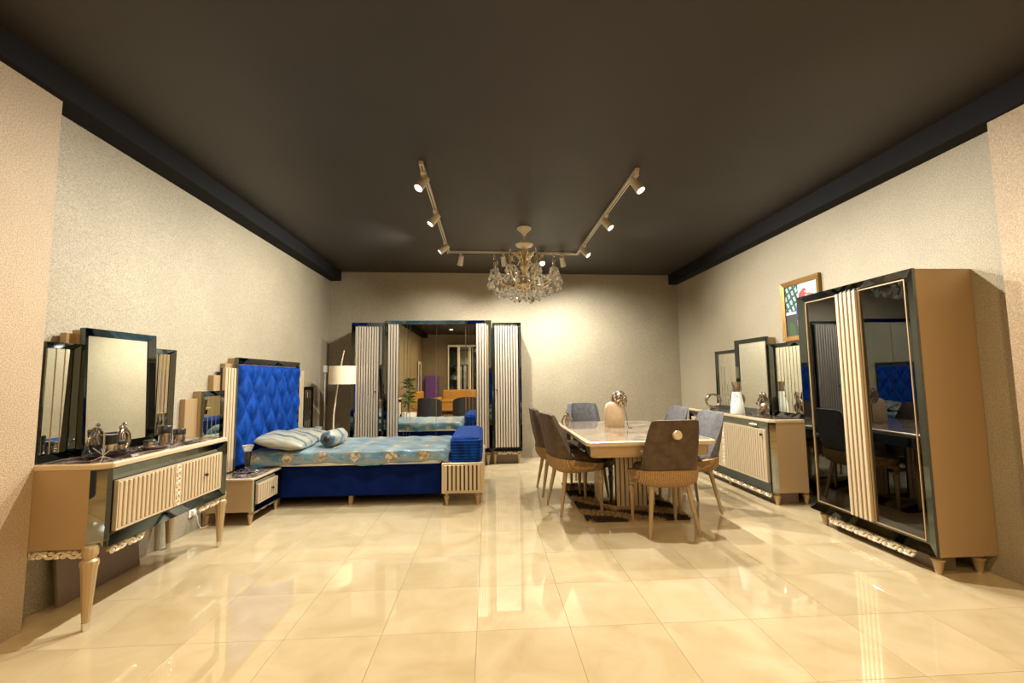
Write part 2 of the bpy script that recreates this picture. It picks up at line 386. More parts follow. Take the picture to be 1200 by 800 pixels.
def mirror_panel(t, x0, x1, z0, z1, y, th, fw, strips=0, back=None, lines=True):
    """one leaf of a standing mirror: tan backing, bevelled black frame, silvered glass (in strips when grooved)"""
    p = MB().box(x0+.01, x1-.01, y-.001, y+th, z0, z1-.01).build('mirror_leaf', M['tan'], t)
    f = MB().frame(x0, x1, z0, z1, fw, fw, fw*1.1, y-.035, y-.012, y).build('leaf_frame', M['black_glass'], p)
    gx0, gx1, gz0, gz1 = x0+fw, x1-fw, z0+fw*1.1, z1-fw
    if not strips:
        MB().box(gx0, gx1, y-.008, y-.001, gz0, gz1).build('leaf_glass', M['mirror'], p)
    else:
        sw = (gx1-gx0)/strips
        first = None
        for k in range(strips):
            if first is None:
                first = MB().box(.0015, sw-.0015, y-.009, y-.001, gz0, gz1).build('mirror_strip', M['mirror'], p, bevel=.003, loc=(gx0,0,0))
            else: again(first, (gx0+k*sw,0,0))
    return p
# ------------------------------------------------------------------ vanity dresser (left wall)
L90, R90 = R(90), R(-90)
v = thing('vanity_dresser', 'long champagne vanity dresser with slatted drawers on turned legs at the left wall', 'dresser', (-2.322, 3.115, 0), L90)
w_, d_ = 1.13, .475
cabinet_shell(v, w_, d_, .41, .825, .04, .08, .05)
MB().prism(footprint(w_+.01, d_+.02, .045, .085), .825, .858).build('worktop', M['slat'], v, bevel=.006)
MB().prism(footprint(w_-.03, d_-.03, .045, .085), .858, .862).build('marble_top', M['dmarble'], v)
MB().frame(-.533, .533, .41, .825, .05, .075, .065, -d_/2-.012, -d_/2+.025, -d_/2+.03).build('front_frame', M['black_glass'], v)
MB().box(-.483, .483, -d_/2+.02, -d_/2+.031, .47, .752).build('drawer_backing', M['groove'], v)
for a, b_, n in ((-.483, -.03, 13), (.03, .483, 13)):
    dr = MB().frame(a+.002, b_-.002, .475, .75, .006, .012, .012, -d_/2-.004, -d_/2-.004, -d_/2+.025).build('drawer', M['slat'], v)
    slat_row(dr, a+.008, b_-.008, n, .487, .738, -d_/2-.006, -d_/2+.022, M['slat'], .36)
    if a > 0: knob(dr, (a+b_)/2+.02, -d_/2-.006, .62)
cs = MB().box(-.028, .028, -d_/2-.006, -d_/2+.022, .475, .75).build('center_stile', M['slat'], v)
b = MB()
for k in range(7):
    z = .50+k*.0375; s = 1 if k % 2 else -1
    b.tube([(s*(.016-.020*q/6*0)*cos(q/6*pi*1.6), -d_/2-.008, z+.016*sin(q/6*pi*1.6)) for q in range(7)], .005, 6)
    b.ball((-s*.006, -d_/2-.008, z+.012), .007, .006, .008, 6, 5)
stuff(b.build('carving', M['carve'], cs, smooth=60))
leg0 = None
for sx in (-1, 1):
    for sy in (-1, 1):
        if leg0 is None:
            bb = MB().lathe([(.030,.43),(.036,.415),(.036,.385),(.028,.372),(.028,.365),(.040,.355),(.042,.335),(.036,.318),(.018,.045),(.018,.04)], 24, flute=.06)
            leg0 = bb.build('leg', M['leg'], v, smooth=35, loc=(sx*.575, sy*.192, 0)); lg = leg0
            MB().lathe([(.019,.042),(.016,0)], 16).build('leg_tip', M['chrome'], leg0, smooth=35)
        else:
            lg = again(leg0, (sx*.575, sy*.192, 0)); t2 = again(leg0.children[0], (0,0,0), parent=lg)
carving(v, -.50, -.25, .412, -.218, .075, density=1.3); carving(v, .25, .50, .412, -.218, .075, density=1.3)
sc = carving(v, -.18, .19, .412, 0, .07, density=1.3); sc.rotation_euler = (0,0,L90); sc.location = (-.55, 0, 0)
vm = thing('vanity_mirror', 'three leaf black framed mirror standing on the vanity dresser at the left wall', 'mirror', (-2.50, 3.085, .862), L90)
mirror_panel(vm, 2.575-3.085, 2.80-3.085, .0, .673, .0, .055, .032, 3)
ml = mirror_panel(vm, -.272, .272, .0, .773, 0, .055, .045, 0); ml.location = (-.022, -.05, .002); ml.rotation_euler = (R(-2.0), 0, R(-2.3))
mirror_panel(vm, 3.328-3.085, 3.60-3.085, .0, .688, .0, .055, .032, 6)
MB().box(2.745-3.085, 2.84-3.085, .02, .055, .3, .74).build('backing_block', M['tan'], vm)
# leaning board, socket and cable below the vanity
b = MB(); b.M = Matrix.Translation((-2.505,3.09,0)) @ Matrix.Rotation(R(-7),4,'Y')
b.box(-.010,.010,-.30,.30,0.001,.385)
tag(b.build('leaning_board', M['board'], bevel=.003), 'brown board leaning on the wall under the vanity dresser', 'board')
so = thing('wall_socket', 'white wall socket with a cable under the far end of the vanity dresser', 'socket', (XL, 4.05, .17), L90)
MB().box(-.04,.04,-.012,0,-.04,.04).build('face_plate', M['white'], so, bevel=.004)
MB().box(-.02,.02,-.035,-.010,-.02,.02).build('plug', M['white'], so, bevel=.004)
MB().tube([(0,-.03,0),(.005,-.05,-.04),(.02,-.05,-.10),(.06,-.05,-.155),(.12,-.05,-.164),(.2,-.05,-.164)], .004, 6).build('cable', M['cord'], so, smooth=60)
wb = thing('thermostat', 'small white box on the left wall near the back corner', 'thermostat', (XL, 7.08, 1.47), L90)
MB().box(-.05,.05,-.03,0,-.05,.06).build('housing', M['white'], wb, bevel=.004)
MB().tube([(0,-.01,-.05),(0,-.01,-.9)], .008, 6).build('conduit', M['cord'], wb)
# ------------------------------------------------------------------ things on the vanity
ZV = .862
def tray(name, label, loc, rz, L, W, m):
    t = thing(name, label, 'tray', loc, rz)
    b = MB()
    def ring(l, w_2, z, n=24): return [(l*cos(2*pi*i/n)*(1-.10*abs(sin(2*pi*i/n))), w_2*sin(2*pi*i/n), z) for i in range(n)]
    b.loft([ring(L*.42,W*.40,.0), ring(L*.5,W*.5,.022), ring(L*.485,W*.47,.022), ring(L*.41,W*.38,.006)])
    b.build('dish', m, t, smooth=40); return t
tray('serving_tray', 'oval dark silver tray nearest the left edge of the vanity dresser', (-2.27, 2.79, ZV), L90, .29, .17, M['black'])
tray('serving_tray', 'long boat shaped silver tray under the three jars on the vanity dresser', (-2.20, 3.20, ZV), R(86), .50, .17, M['silver'])
def jar(label, loc, r, h, hl):
    t = thing('jar', label, 'jar', loc, 0)
    MB().lathe([(r*.8,0),(r,.004),(r*.97,h*.5),(r,h-hl)], 20).build('body', M['dsilver'], t, smooth=40)
    MB().lathe([(r*1.04,h-hl),(r*1.04,h-.004),(r*.95,h)], 20).build('lid', M['black'], t, smooth=40)
    return t
jar('short silver jar at the near end of the boat shaped tray', (-2.215, 3.03, ZV+.006), .034, .055, .012)
jar('tall silver jar with a dark band in the middle of the boat shaped tray', (-2.205, 3.15, ZV+.006), .036, .135, .05)
jar('medium silver jar at the far end of the boat shaped tray', (-2.195, 3.275, ZV+.006), .036, .10, .04)
jar('silver jar with a broad black lid on the oval dark tray', (-2.28, 2.80, ZV+.007), .042, .12, .055)
jar('small silver jar behind the broad black lidded jar on the oval tray', (-2.28, 2.88, ZV+.007), .026, .075, .025)
fs = thing('figurine', 'burnished silver embracing couple figurine before the middle vanity mirror', 'figurine', (-2.365, 3.0, ZV), L90)
b = MB(); b.lathe([(.03,0),(.035,.006),(.03,.012)], 16)
b.tube([(-.035,0,.01),(-.05,0,.05),(-.035,0,.09),(-.012,0,.125),(.0,0,.14)], [.016,.018,.016,.012,.008], 8)
b.tube([(.03,0,.01),(.05,0,.05),(.045,0,.10),(.02,0,.14),(.005,0,.15)], [.016,.016,.014,.011,.008], 8)
b.tube([(-.01,0,.012),(.008,0,.05),(-.005,0,.09),(.01,0,.12)], [.012,.014,.012,.009], 8)
b.build('couple', M['dsilver'], fs, smooth=60)
MB().ball((-.012,0,.15),.013).build('head', M['dsilver'], fs, smooth=60); MB().ball((.012,0,.17),.012).build('head', M['dsilver'], fs, smooth=60)
ts = thing('wire_stand', 'thin silver wire tripod stand at the near end of the vanity dresser', 'stand', (-2.17, 2.63, ZV), 0)
MB().tube([(0,0,.025),(0,0,.16)], .004, 6).build('stem', M['silver'], ts)
for k in range(4):
    a = k*pi/2+.5
    MB().tube([(0,0,.026),(.05*cos(a),.05*sin(a),.002)], .003, 6).build('foot', M['silver'], ts)
    MB().tube([(0,0,.03),(.045*cos(a),.045*sin(a),.075)], .003, 6).build('arm', M['silver'], ts)
# ------------------------------------------------------------------ nightstands
def make_ns(label, loc):  # shallow legs, mirrored corners
    t = thing('nightstand', label, 'nightstand', loc, L90, 'nightstands beside the bed')
    w_, d_ = .53, .45
    cabinet_shell(t, w_, d_, .12, .40, .012, .012, .04)
    MB().prism(footprint(w_+.02, d_+.02, .035, .035), .40, .418).build('worktop', M['slat'], t, bevel=.004)
    MB().prism(footprint(w_-.03, d_-.03, .035, .035), .418, .421).build('marble_top', M['dmarble'], t)
    MB().frame(-.253, .253, .12, .40, .06, .05, .05, -d_/2-.010, -d_/2+.02, -d_/2+.03).build('front_frame', M['black_glass'], t)
    MB().box(-.19,.19,-d_/2+.02,-d_/2+.031,.17,.35).build('drawer_backing', M['groove'], t)
    dr = MB().frame(-.188,.188,.172,.348,.006,.01,.01,-d_/2-.004,-d_/2-.004,-d_/2+.025).build('drawer', M['slat'], t)
    slat_row(dr, -.182, .182, 9, .182, .338, -d_/2-.006, -d_/2+.022, M['slat'], .36); knob(dr, .06, -d_/2-.006, .26)
    f0 = None
    for sx in (-1,1):
        for sy in (-1,1):
            p = (sx*.235, sy*.19, 0)
            if f0 is None: f0 = turned_foot(.125,.022).build('leg', M['leg'], t, smooth=35, loc=p)
            else: again(f0, p)
    carving(t, -.21, .21, .125, -.19, .055)
    MB().box(-.25,.25,.18,.22,0,.12).build('rear_panel', M['tan'], t)
    return t
ns1 = make_ns('champagne nightstand on the near side of the bed holding a black cored goblet', (-2.352, 4.44, 0))
ns2 = dup(ns1, 'champagne nightstand on the far side of the bed half hidden by the pillows', (-2.352, 6.16, 0), L90)
def goblet(label, loc):
    t = thing('goblet', label, 'goblet', loc, 0); t.scale = (.95,.95,1.45)
    MB().lathe([(.045,0),(.045,.004),(.02,.012),(.016,.02),(.024,.03),(.034,.13)], 20).build('stem', M['glass'], t, smooth=40)
    MB().lathe([(.018,.032),(.029,.128),(.029,.13)], 20).build('core', M['black'], t, smooth=40)
    MB().lathe([(.030,.131),(.034,.135),(.052,.165),(.055,.172),(.050,.170),(.03,.14)], 20).build('bowl', M['crystal'], t, smooth=40)
    return t
goblet('crystal goblet candle holder with a black core on the near nightstand', (-2.33, 4.44, .431))
goblet('crystal goblet candle holder with a black core on the far nightstand', (-2.30, 6.12, .422))
dl = thing('dish', 'silver leaf shaped dish around the goblet foot on the near nightstand', 'dish', (-2.33, 4.44, .421), 0)
b = MB()
def leaf_ring(s, z): return [((.09+.022*cos(7*a))*s*cos(a), (.07+.017*cos(7*a))*s*sin(a), z+.004*cos(7*a)) for a in [2*pi*i/56 for i in range(56)]]
b.loft([leaf_ring(.4,.0005+.004), leaf_ring(1,.010), leaf_ring(.97,.014), leaf_ring(.4,.009)]); b.build('bowl', M['silver'], dl, smooth=60)
# ------------------------------------------------------------------ bed
bed = thing('bed', 'double bed with a royal blue tufted headboard and navy velvet sides at the left wall', 'bed', (-2.583, 5.20, 0), L90)
# local: x -> world y (minus 5.20), -y -> world x away from the wall
def hb(x0, x1, z1, y0, y1, m='tan', z0=.43, name='headboard_panel'):
    return MB().box(x0-5.20, x1-5.20, -y1, -y0, z0, z1).build(name, M[m], bed, bevel=.003)
hb(3.84, 4.02, 1.155, .0, .045); hb(4.20, 4.34, 1.36, .0, .05); hb(4.37, 4.52, 1.475, .0, .05)
hb(5.90, 6.02, 1.475, .0, .05); hb(6.08, 6.22, 1.36, .0, .05); hb(6.40, 6.56, 1.155, .0, .045)
for (a, b_) in ((4.30, 4.49), (5.90, 6.09)):
    col = hb(a, b_, 1.43, .045, .065, 'groove', .43, 'slat_column'); slat_row(col, a-5.20, b_-5.20, 4, .43, 1.43, -.095, -.062, M['slat'], .28)
for (a, b_) in ((4.0, 4.30), (6.10, 6.42)):
    mp = MB().box(a-5.20, b_-5.20, -.07, 0,   .43, 1.215).build('side_mirror', M['tan'], bed)
    MB().frame(a-5.20, b_-5.20,   .43, 1.215, .03,.045,.03,-.095,-.08,-.07).build('mirror_frame', M['black_glass'], mp)
    f0 = None
    for k in range(4):
        sw = (b_-a-.06)/4
        if f0 is None: f0 = MB().box(.001, sw-.001, -.078, -.071, .45, 1.17).build('mirror_strip', M['mirror'], mp, bevel=.003, loc=(a-5.20+.03,0,0))
        else: again(f0, (a-5.20+.03+k*sw,0,0))
MB().prism_y([(4.72-5.20,.1),(5.69-5.20,.1),(5.69-5.20,.44),(5.90-5.20,.44),(5.90-5.20,1.53),(4.49-5.20,1.53),(4.49-5.20,.44),(4.72-5.20,.44)], -.075, 0).build('headboard', M['tan'], bed)
MB().frame(4.485-5.20, 5.905-5.20, .44, 1.535, .03, .06, .03, -.11, -.085, -.07).build('headboard_frame', M['black_glass'], bed)
def tuft(u, v_):
    x = 4.515+u*1.37; z = .45+v_*1.015
    p, q = (x-4.515)/.13, (z-.45)/.19
    h = (abs(sin(pi*(p+q)/1.0*.5*2*.5))*abs(sin(pi*(p-q)*.5)))**.45
    e = min(1, min(u, 1-u)/.03)**.5*min(1, min(v_, 1-v_)/.03)**.5
    return (x-5.20, -.085-.012*e-.055*h*e, z)
MB().grid(tuft, 112, 84).build('tufted_upholstery', M['velvet'], bed, smooth=180)
bt = None; 
for r_ in range(9):
    for c_ in range(8):
        p = c_ + 0.0; q = r_*.5
        if (r_ % 2): p = c_+.5
        x = 4.515+p*.196; z = .45+r_*.12
        if 4.56 < x < 5.84 and .5 < z < 1.43:
            # grooves cross where p+q and p-q are both even
            q2 = (z-.45)/.24; p2 = (x-4.515)/.196
            if bt is None: bt = MB().ball((0,0,0),.012,.008,.012,10,6).build('tuft_button', M['velvet'], bed, smooth=80, loc=(x-5.20,-.10,z))
            else: again(bt, (x-5.20,-.10,z))
# frame
base = MB().box(4.715-5.20, 5.70-5.20, -2.10, -.11, .10, .41).build('side_rail', M['navy'], bed, bevel=.02, seg=3)
for (yy, xx) in ((4.79,-1.44),(5.62,-1.44),(4.79,-2.2),(5.62,-2.2)):
    MB().box(yy-.02-5.20, yy+.02-5.20, -(xx+2.583)-.02, -(xx+2.583)+.02, 0, .10).build('support_leg', M['tan'], bed)
fb = MB().box(4.62-5.20, 5.80-5.20, -2.528, -2.103, .125, .432).build('footboard', M['slat'], bed, bevel=.004)
MB().box(4.612-5.20, 4.625-5.20, -2.50, -2.13, .155, .405).build('slat_backing', M['groove'], fb)
f0 = None
for k in range(9):
    y = -2.485+k*.0425
    if f0 is None: f0 = MB().box(4.606-5.20, 4.622-5.20, -.0135, .0135, .15, .41).build('slat', M['slat'], fb, bevel=.003, loc=(0,y,0))
    else: again(f0, (0,y,0))
fpan = MB().frame(4.61-5.20, 5.81-5.20, .125, .432, .04,.03,.03,-2.54,-2.535,-2.525).build('front_frame', M['slat'], fb)
MB().box(4.64-5.20,5.78-5.20,-2.531,-2.527,.15,.405).build('slat_backing', M['groove'], fb)
slat_row(fb, -.55, .57, 26, .15, .405, -2.538, -2.528, M['slat'], .36)
f0 = None
for (yy, xx) in ((4.66,-.43),(4.66,-.11),(5.76,-.43),(5.76,-.11)):
    if f0 is None: f0 = turned_foot(.125,.026).build('leg', M['leg'], bed, smooth=35, loc=(yy-5.20, -(xx+2.583), 0))
    else: again(f0, (yy-5.20, -(xx+2.583), 0))
# ribbed velvet bolster block on the footboard
b = MB(); rings = []
NZ = 60
for k in range(NZ+1):
    t = k/NZ; z = .434+.262*t
    ins = .012*abs(cos(pi*t*9))**3 + (.0 if t < .80 else .10*(1-math.sqrt(max(0,1-((t-.80)/.2)**2))))
    xo, yo = .585, .172
    n = 40; ring = []
    for i in range(n):
        a = 2*pi*i/n; ca, sa = cos(a), sin(a)
        ring.append((( xo-ins)*math.copysign(abs(ca)**.22, ca)+.01, (yo-ins)*math.copysign(abs(sa)**.22, sa)-2.348, z))
    rings.append(ring)
b.loft(rings); part_label(b.build('ribbed_cushion', M['velvet'], bed, smooth=60), 'royal blue ribbed velvet block')
MB().box(4.70-5.20, 5.72-5.20, -2.10, -.12, .41, .53).build('mattress', M['white'], bed, bevel=.04, seg=3)
# bedspread: draped, scalloped hem
def spread(u, v_):
    x = -2.44 + u*2.03
    hem = .055+.02*sin(u*9)+ .02*(u-.5)
    top = .572; D = 1.115; run = D + .30; s = (v_-.5)*run; hw = D/2
    a = abs(s)
    y = 5.215+math.copysign(min(a, hw), s)
    drop = max(0, a-hw)
    z = top - drop*(.8+.1*sin(u*11+1)) + .007*sin(u*23+3*s)*cos(s*9) + .004*sin(u*61+s*14)
    if a > hw-.05: z -= .012*((a-hw+.05)/.05)**2 if a < hw else .012
    y += math.copysign(.012*sin(u*34)+.01, s)*min(1, drop/.08) if drop > 0 else 0
    if u > .97: z -= (u-.97)*1.6
    return (x, y, z)
sp = MB().grid(spread, 130, 90).build('bedspread', M['damask'], smooth=180)
so_ = sp.modifiers.new('thick', 'SOLIDIFY'); so_.thickness = .01
tag(sp, 'teal and gold damask bedspread with pale medallions over the bed', 'bedspread')
def pillow(name, label, loc, rot, L, W, H, m, cat='pillow', n=2.6):
    b = MB()
    def f(u, v_):
        a, c = (u-.5)*2, (v_-.5)*2
        e = (max(0,1-abs(a)**n)*max(0,1-abs(c)**n))**.5
        return (a*L/2*(1-.06*c*c), c*W/2*(1-.06*a*a), e*H/2*(1+.05*sin(9*a+3*c)))
    def g(u, v_):
        x, y, z = f(u, v_); return (x, y, -z*.8)
    b.grid(f, 36, 28); b.grid(g, 36, 28)
    o = b.build(name, m, smooth=180)
    bm = bmesh.new(); bm.from_mesh(o.data); bmesh.ops.remove_doubles(bm, verts=bm.verts, dist=.0005); bmesh.ops.recalc_face_normals(bm, faces=bm.faces); bm.to_mesh(o.data); bm.free()
    o.location = loc; o.rotation_euler = rot
    return tag(o, label, cat)
pillow('pillow', 'long silver blue striped pillow nearest the camera on the bed', (-2.16, 4.90, .655), (0, R(10), R(6)), .50, .62, .19, M['stripe'])
pillow('pillow', 'silver blue striped pillow behind the nearest pillow at the headboard', (-2.20, 5.50, .638), (0, R(8), R(-4)), .46, .56, .15, M['stripe'])
b = MB()
prof = [(.0,-.19),(.02,-.195),(.05,-.19),(.082,-.165),(.09,-.10),(.088,0),(.09,.10),(.082,.165),(.05,.19),(.02,.195),(0,.19)]
rings = []
for r, z in prof[1:-1]:
    rings.append([(r*(1+.05*sin(6*2*pi*i/28))*cos(2*pi*i/28), z, r*(1+.05*sin(6*2*pi*i/28))*sin(2*pi*i/28)) for i in range(28)])
b.loft(rings)
bo = thing('bolster', 'round bolster cushion with a gathered end lying right of the pillows', 'cushion', (-1.72, 5.06, .664), R(-6))
b.build('cover', M['stripe'], bo, smooth=60)
part_label(MB().ball((0,-.192,0),.035,.016,.035,12,6).build('rosette', M['knob'], bo, smooth=60), 'dark gathered rosette')
# ------------------------------------------------------------------ floor lamp
fl_ = thing('floor_lamp', 'slender floor lamp with a cream drum shade between bed and wardrobe', 'lamp', (-2.19, 6.45, 0), 0)
MB().lathe([(.14,0),(.14,.015),(.13,.022)], 28).build('base', M['cream'], fl_, smooth=40)
MB().tube([(0,0,.02),(-.02,0,.45),(-.02,0,.8),(.02,0,1.15),(.06,0,1.45),(.085,0,1.60),(.11,0,1.73)], [.012,.012,.011,.010,.009,.008,.006], 10).build('stem', M['cream'], fl_, smooth=60)
b = MB(); n = 40
def cyl(r, z): return [(.09+r*cos(2*pi*i/n), r*sin(2*pi*i/n), z) for i in range(n)]
b.loft([cyl(.185,1.24), cyl(.185,1.50), cyl(.181,1.50), cyl(.181,1.24), cyl(.185,1.24)], True, False)
b.build('shade', M['shade'], fl_, smooth=40)
MB().tube([(.065,0,1.49),(.09,0,1.495),(.271,0,1.495)], .004, 6).build('shade_spider', M['chrome'], fl_)
# ------------------------------------------------------------------ wardrobe (back wall)
wd = thing('wardrobe', 'tall five section mirrored wardrobe with champagne slats against the back wall', 'wardrobe', (-.77, 6.99, 0), 0)
def wx_(px): return -2.054+(px-413)*.01305+.77
yf = -.27
def sec(a, b_, z1, y):
    MB().box(a, b_, y+.02, .235, .215, z1-.005).build('body', M['tan'], wd)
    f = MB().frame(a, b_, .20, z1, .045, .055, .06, y-.02, y+.005, y+.02).build('section_frame', M['black_glass'], wd)
    return f
x0, x1, x2, x3, x4, x5 = wx_(413), wx_(451), wx_(452), wx_(575), wx_(576), wx_(610.3)
sec(x0, x1, 2.165, yf); sec(x2, x3, 2.185, yf-.07); sec(x4, x5, 2.155, yf)
def door(a, b_, n, y, z0=.26, z1=2.10, kx=None, name='door'):
    d = MB().box(a, b_, y+.008, y+.02, z0, z1).build(name, M['groove'], wd)
    slat_row(d, a, b_, n, z0, z1, y-.022, y+.006, M['pale_slat'], .32)
    if kx is not None: knob(d, kx, y-.022, 1.12, .014)
    return d
MB().box(x0+.04, x1-.04, yf+.008, yf+.019, .26, 2.11).build('mirror_back', M['grey_mirror'], wd)
MB().box(x4+.03, x5-.03, yf+.008, yf+.019, .26, 2.10).build('mirror_back', M['grey_mirror'], wd)
door(wx_(418), wx_(444.5), 9, yf-.012, kx=wx_(441.5)); door(wx_(578.5), wx_(606.5), 9, yf-.012, kx=wx_(581))
ym = yf-.07
door(wx_(455.5), wx_(468), 4, ym, z1=2.13); door(wx_(557), wx_(569.5), 4, ym, z1=2.13)
edges = [468, 474, 477.5, 481, 511, 545, 549, 553, 557]
for a, b_ in zip(edges[:-1], edges[1:]):
    MB().box(wx_(a)+.0012, wx_(b_)-.0012, ym+.005, ym+.013, .26, 2.13).build('mirror_pane', M['mirror'], wd, bevel=.003)
carving(wd, x4+.06, x5-.06, .20, yf+.02, .07); carving(wd, x0+.06, x1-.06, .20, yf+.02, .07); carving(wd, x2+.1, x3-.1, .20, yf-.03, .07)
MB().box(x0+.05, x5-.05, yf+.09, .22, 0, .20).build('plinth', M['board'], wd)
f0 = None
for x in (x0+.05, x1-.03, x2+.06, x3-.06, x4+.03, x5-.05):
    p = (x, yf+.04 if x < x2 or x > x3 else yf-.02, 0)
    if f0 is None: f0 = turned_foot(.205,.028).build('leg', M['leg'], wd, smooth=35, loc=p)
    else: again(f0, p)
# ------------------------------------------------------------------ display cabinet (right wall)
dc = thing('display_cabinet', 'tall champagne display cabinet with smoked glass doors at the right wall', 'cabinet', (3.058, 3.265, 0), R90)
w_, d_ = 1.09, .405
b = MB()   # open carcass: sides, back, top, bottom
MB().box(-w_/2, -w_/2+.02, -d_/2+.0065, d_/2, .13, 2.0).build('side_panel', M['tan'], dc)
MB().box(w_/2-.02, w_/2, -d_/2+.0065, d_/2, .13, 2.0).build('side_panel', M['tan'], dc)
MB().box(-w_/2+.02, w_/2-.02, d_/2-.015, d_/2, .13, 2.0).build('back_panel', M['groove'], dc)
MB().box(-w_/2+.02, w_/2-.02, -d_/2+.03, d_/2-.015, 1.98, 2.0).build('top_panel', M['tan'], dc)
MB().box(-w_/2+.02, w_/2-.02, -d_/2+.03, d_/2-.015, .13, .15).build('bottom_panel', M['tan'], dc)
MB().frame(-w_/2-.002, w_/2+.002, .128, 2.003, .072, .055, .075, -d_/2-.015, -d_/2+.010, -d_/2+.006).build('front_frame', M['black_glass'], dc)
for k, (a, b_) in enumerate(((-.47, -.112), (.093, .47))):
    dd = MB().box(a, b_, -d_/2+.012, -d_/2+.018, .205, 1.945).build('glass_door', M['smoke'], dc)
    MB().frame(a, b_, .205, 1.945, .006, .006, .006, -d_/2+.002, -d_/2+.002, -d_/2+.018).build('door_trim', M['tan'], dd)
for z in (.60, 1.02, 1.44):
    MB().box(-w_/2+.022, w_/2-.022, -d_/2+.07, d_/2-.02, z, z+.012).build('shelf', M['groove'], dc)
cc = MB().box(-.112, .093, -d_/2+.01, -d_/2+.03, .205, 1.945).build('slat_column', M['groove'], dc)
slat_row(cc, -.112, .093, 5, .205, 1.948, -d_/2-.02, -d_/2+.008, M['slat'], .38)
carving(dc, -.37, .36, .135, -.185, .10, density=1.35)
MB().box(-.40,.44,-.10,.02,0,.13).build('plinth', M['board'], dc)
f0 = None
for sx in (-1,1):
    for sy in (-1,1):
        p = (sx*.475, sy*.14, 0)
        if f0 is None: f0 = turned_foot(.132,.034).build('leg', M['leg'], dc, smooth=35, loc=p)
        else: again(f0, p)
# ------------------------------------------------------------------ sideboard (right wall)
sb = thing('sideboard', 'long champagne sideboard with slatted doors along the right wall', 'sideboard', (3.045, 5.18, 0), R90)
w_, d_ = 1.80, .42
cabinet_shell(sb, w_, d_, .13, .82, .03, .05, .05)
MB().prism(footprint(w_+.02, d_+.02, .035, .05), .82, .85).build('worktop', M['slat'], sb, bevel=.005)
MB().prism(footprint(w_-.03, d_-.03, .035, .05), .85, .853).build('marble_top', M['dmarble'], sb)
MB().frame(-.865,.865,.13,.82,.055,.075,.08,-d_/2-.012,-d_/2+.02,-d_/2+.03).build('front_frame', M['black_glass'], sb)
MB().box(-.81,.81,-d_/2+.02,-d_/2+.031,.21,.745).build('door_backing', M['groove'], sb)
for a, b_, n in ((-.81,-.035,19),(.035,.81,19)):
    dr = MB().frame(a+.002,b_-.002,.212,.743,.014,.016,.016,-d_/2-.006,-d_/2-.006,-d_/2+.025).build('door', M['slat'], sb)
    slat_row(dr, a+.018, b_-.018, n, .228, .727, -d_/2-.006, -d_/2+.022, M['slat'], .30); knob(dr, b_-.05, -d_/2-.006, .69, .014)
cs = MB().box(-.033,.033,-d_/2-.008,-d_/2+.022,.212,.743).build('center_stile', M['slat'], sb)
b = MB()
for k in range(12):
    z = .24+k*.041; s = 1 if k % 2 else -1
    b.tube([(s*.016*cos(q/6*pi*1.6), -d_/2-.010, z+.016*sin(q/6*pi*1.6)) for q in range(7)], .005, 6)
stuff(b.build('carving', M['carve'], cs, smooth=60))
carving(sb, -.82, .82, .135, -.195, .09, density=1.3)
MB().box(-.86,.80,-.13,.10,0,.13).build('plinth', M['board'], sb)
orn = MB().ball((.61,-d_/2-.008,.78),.05,.008,.014,12,6)
for s in (-1,1): orn.ball((.61+s*.04,-d_/2-.010,.78),.03,.008,.011,8,5)
stuff(orn.build('ornament', M['carve'], sb, smooth=60))
f0 = None
for sx in (-1,0,1):
    for sy in (-1,1):
        p = (sx*.845, sy*.15, 0)
        if f0 is None: f0 = turned_foot(.132,.03).build('leg', M['leg'], sb, smooth=35, loc=p)
        else: again(f0, p)
sm = thing('sideboard_mirror', 'three leaf black framed mirror standing on the sideboard at the right wall', 'mirror', (3.205, 5.06, .853), R90)
mirror_panel(sm, -.86, -.315, .0, .78, .0, .05, .04, 7)
mirror_panel(sm, -.315, .315, .0, .885, -.03, .08, .05, 0)
mirror_panel(sm, .315, .86, .0, .79, .0, .05, .04, 9)
# decor on the sideboard
ZS = .853
rs = thing('ring_sculpture', 'silver open ring sculpture at the far end of the sideboard', 'sculpture', (2.99, 5.68, ZS), R(-20))
MB().box(-.05,.05,-.03,.03,0,.012).build('foot', M['dsilver'], rs, bevel=.004)
b = MB(); n = 28; rings = []
for k in range(n):
    a = 2*pi*k/n; r = .018+.005*sin(3*a)
    rings.append([((.085+r*cos(2*pi*i/10))*cos(a), 1.3*r*sin(2*pi*i/10), .113+(.085+r*cos(2*pi*i/10))*sin(a)) for i in range(10)])
rings.append(rings[0]); b.loft(rings, True, False); b.build('ring', M['dsilver'], rs, smooth=80)
va = thing('vase', 'tapered white vase with a silver crown rim on the sideboard', 'vase', (2.93, 5.02, ZS), 0)
MB().lathe([(.076,0),(.080,.006),(.070,.10),(.052,.22),(.045,.255)], 28).build('body', M['white'], va, smooth=40)
MB().lathe([(.046,.255),(.048,.262),(.044,.30),(.044,.31),(.054,.37),(.050,.37),(.038,.31)], 28).build('crown', M['dsilver'], va, smooth=40)
stuff_b = MB()
for k, (a, z) in enumerate(((-2.4,.235),(-2.7,.21),(-2.2,.215),(-2.5,.19),(-2.35,.165),(-2.6,.14),(-2.0,.20),(-2.9,.235))):
    r = .046+(.255-z)*.15; stuff_b.ball((r*cos(a), r*sin(a), z), .008, .008, .008, 8, 5)
stuff(stuff_b.build('studs', M['chrome'], va, smooth=80))
en = thing('figurine', 'burnished silver entwined couple sculpture at the near end of the sideboard', 'sculpture', (2.985, 4.62, ZS), R(-60))
MB().lathe([(.055,0),(.06,.01),(.05,.02)], 20).build('foot', M['dsilver'], en, smooth=40)
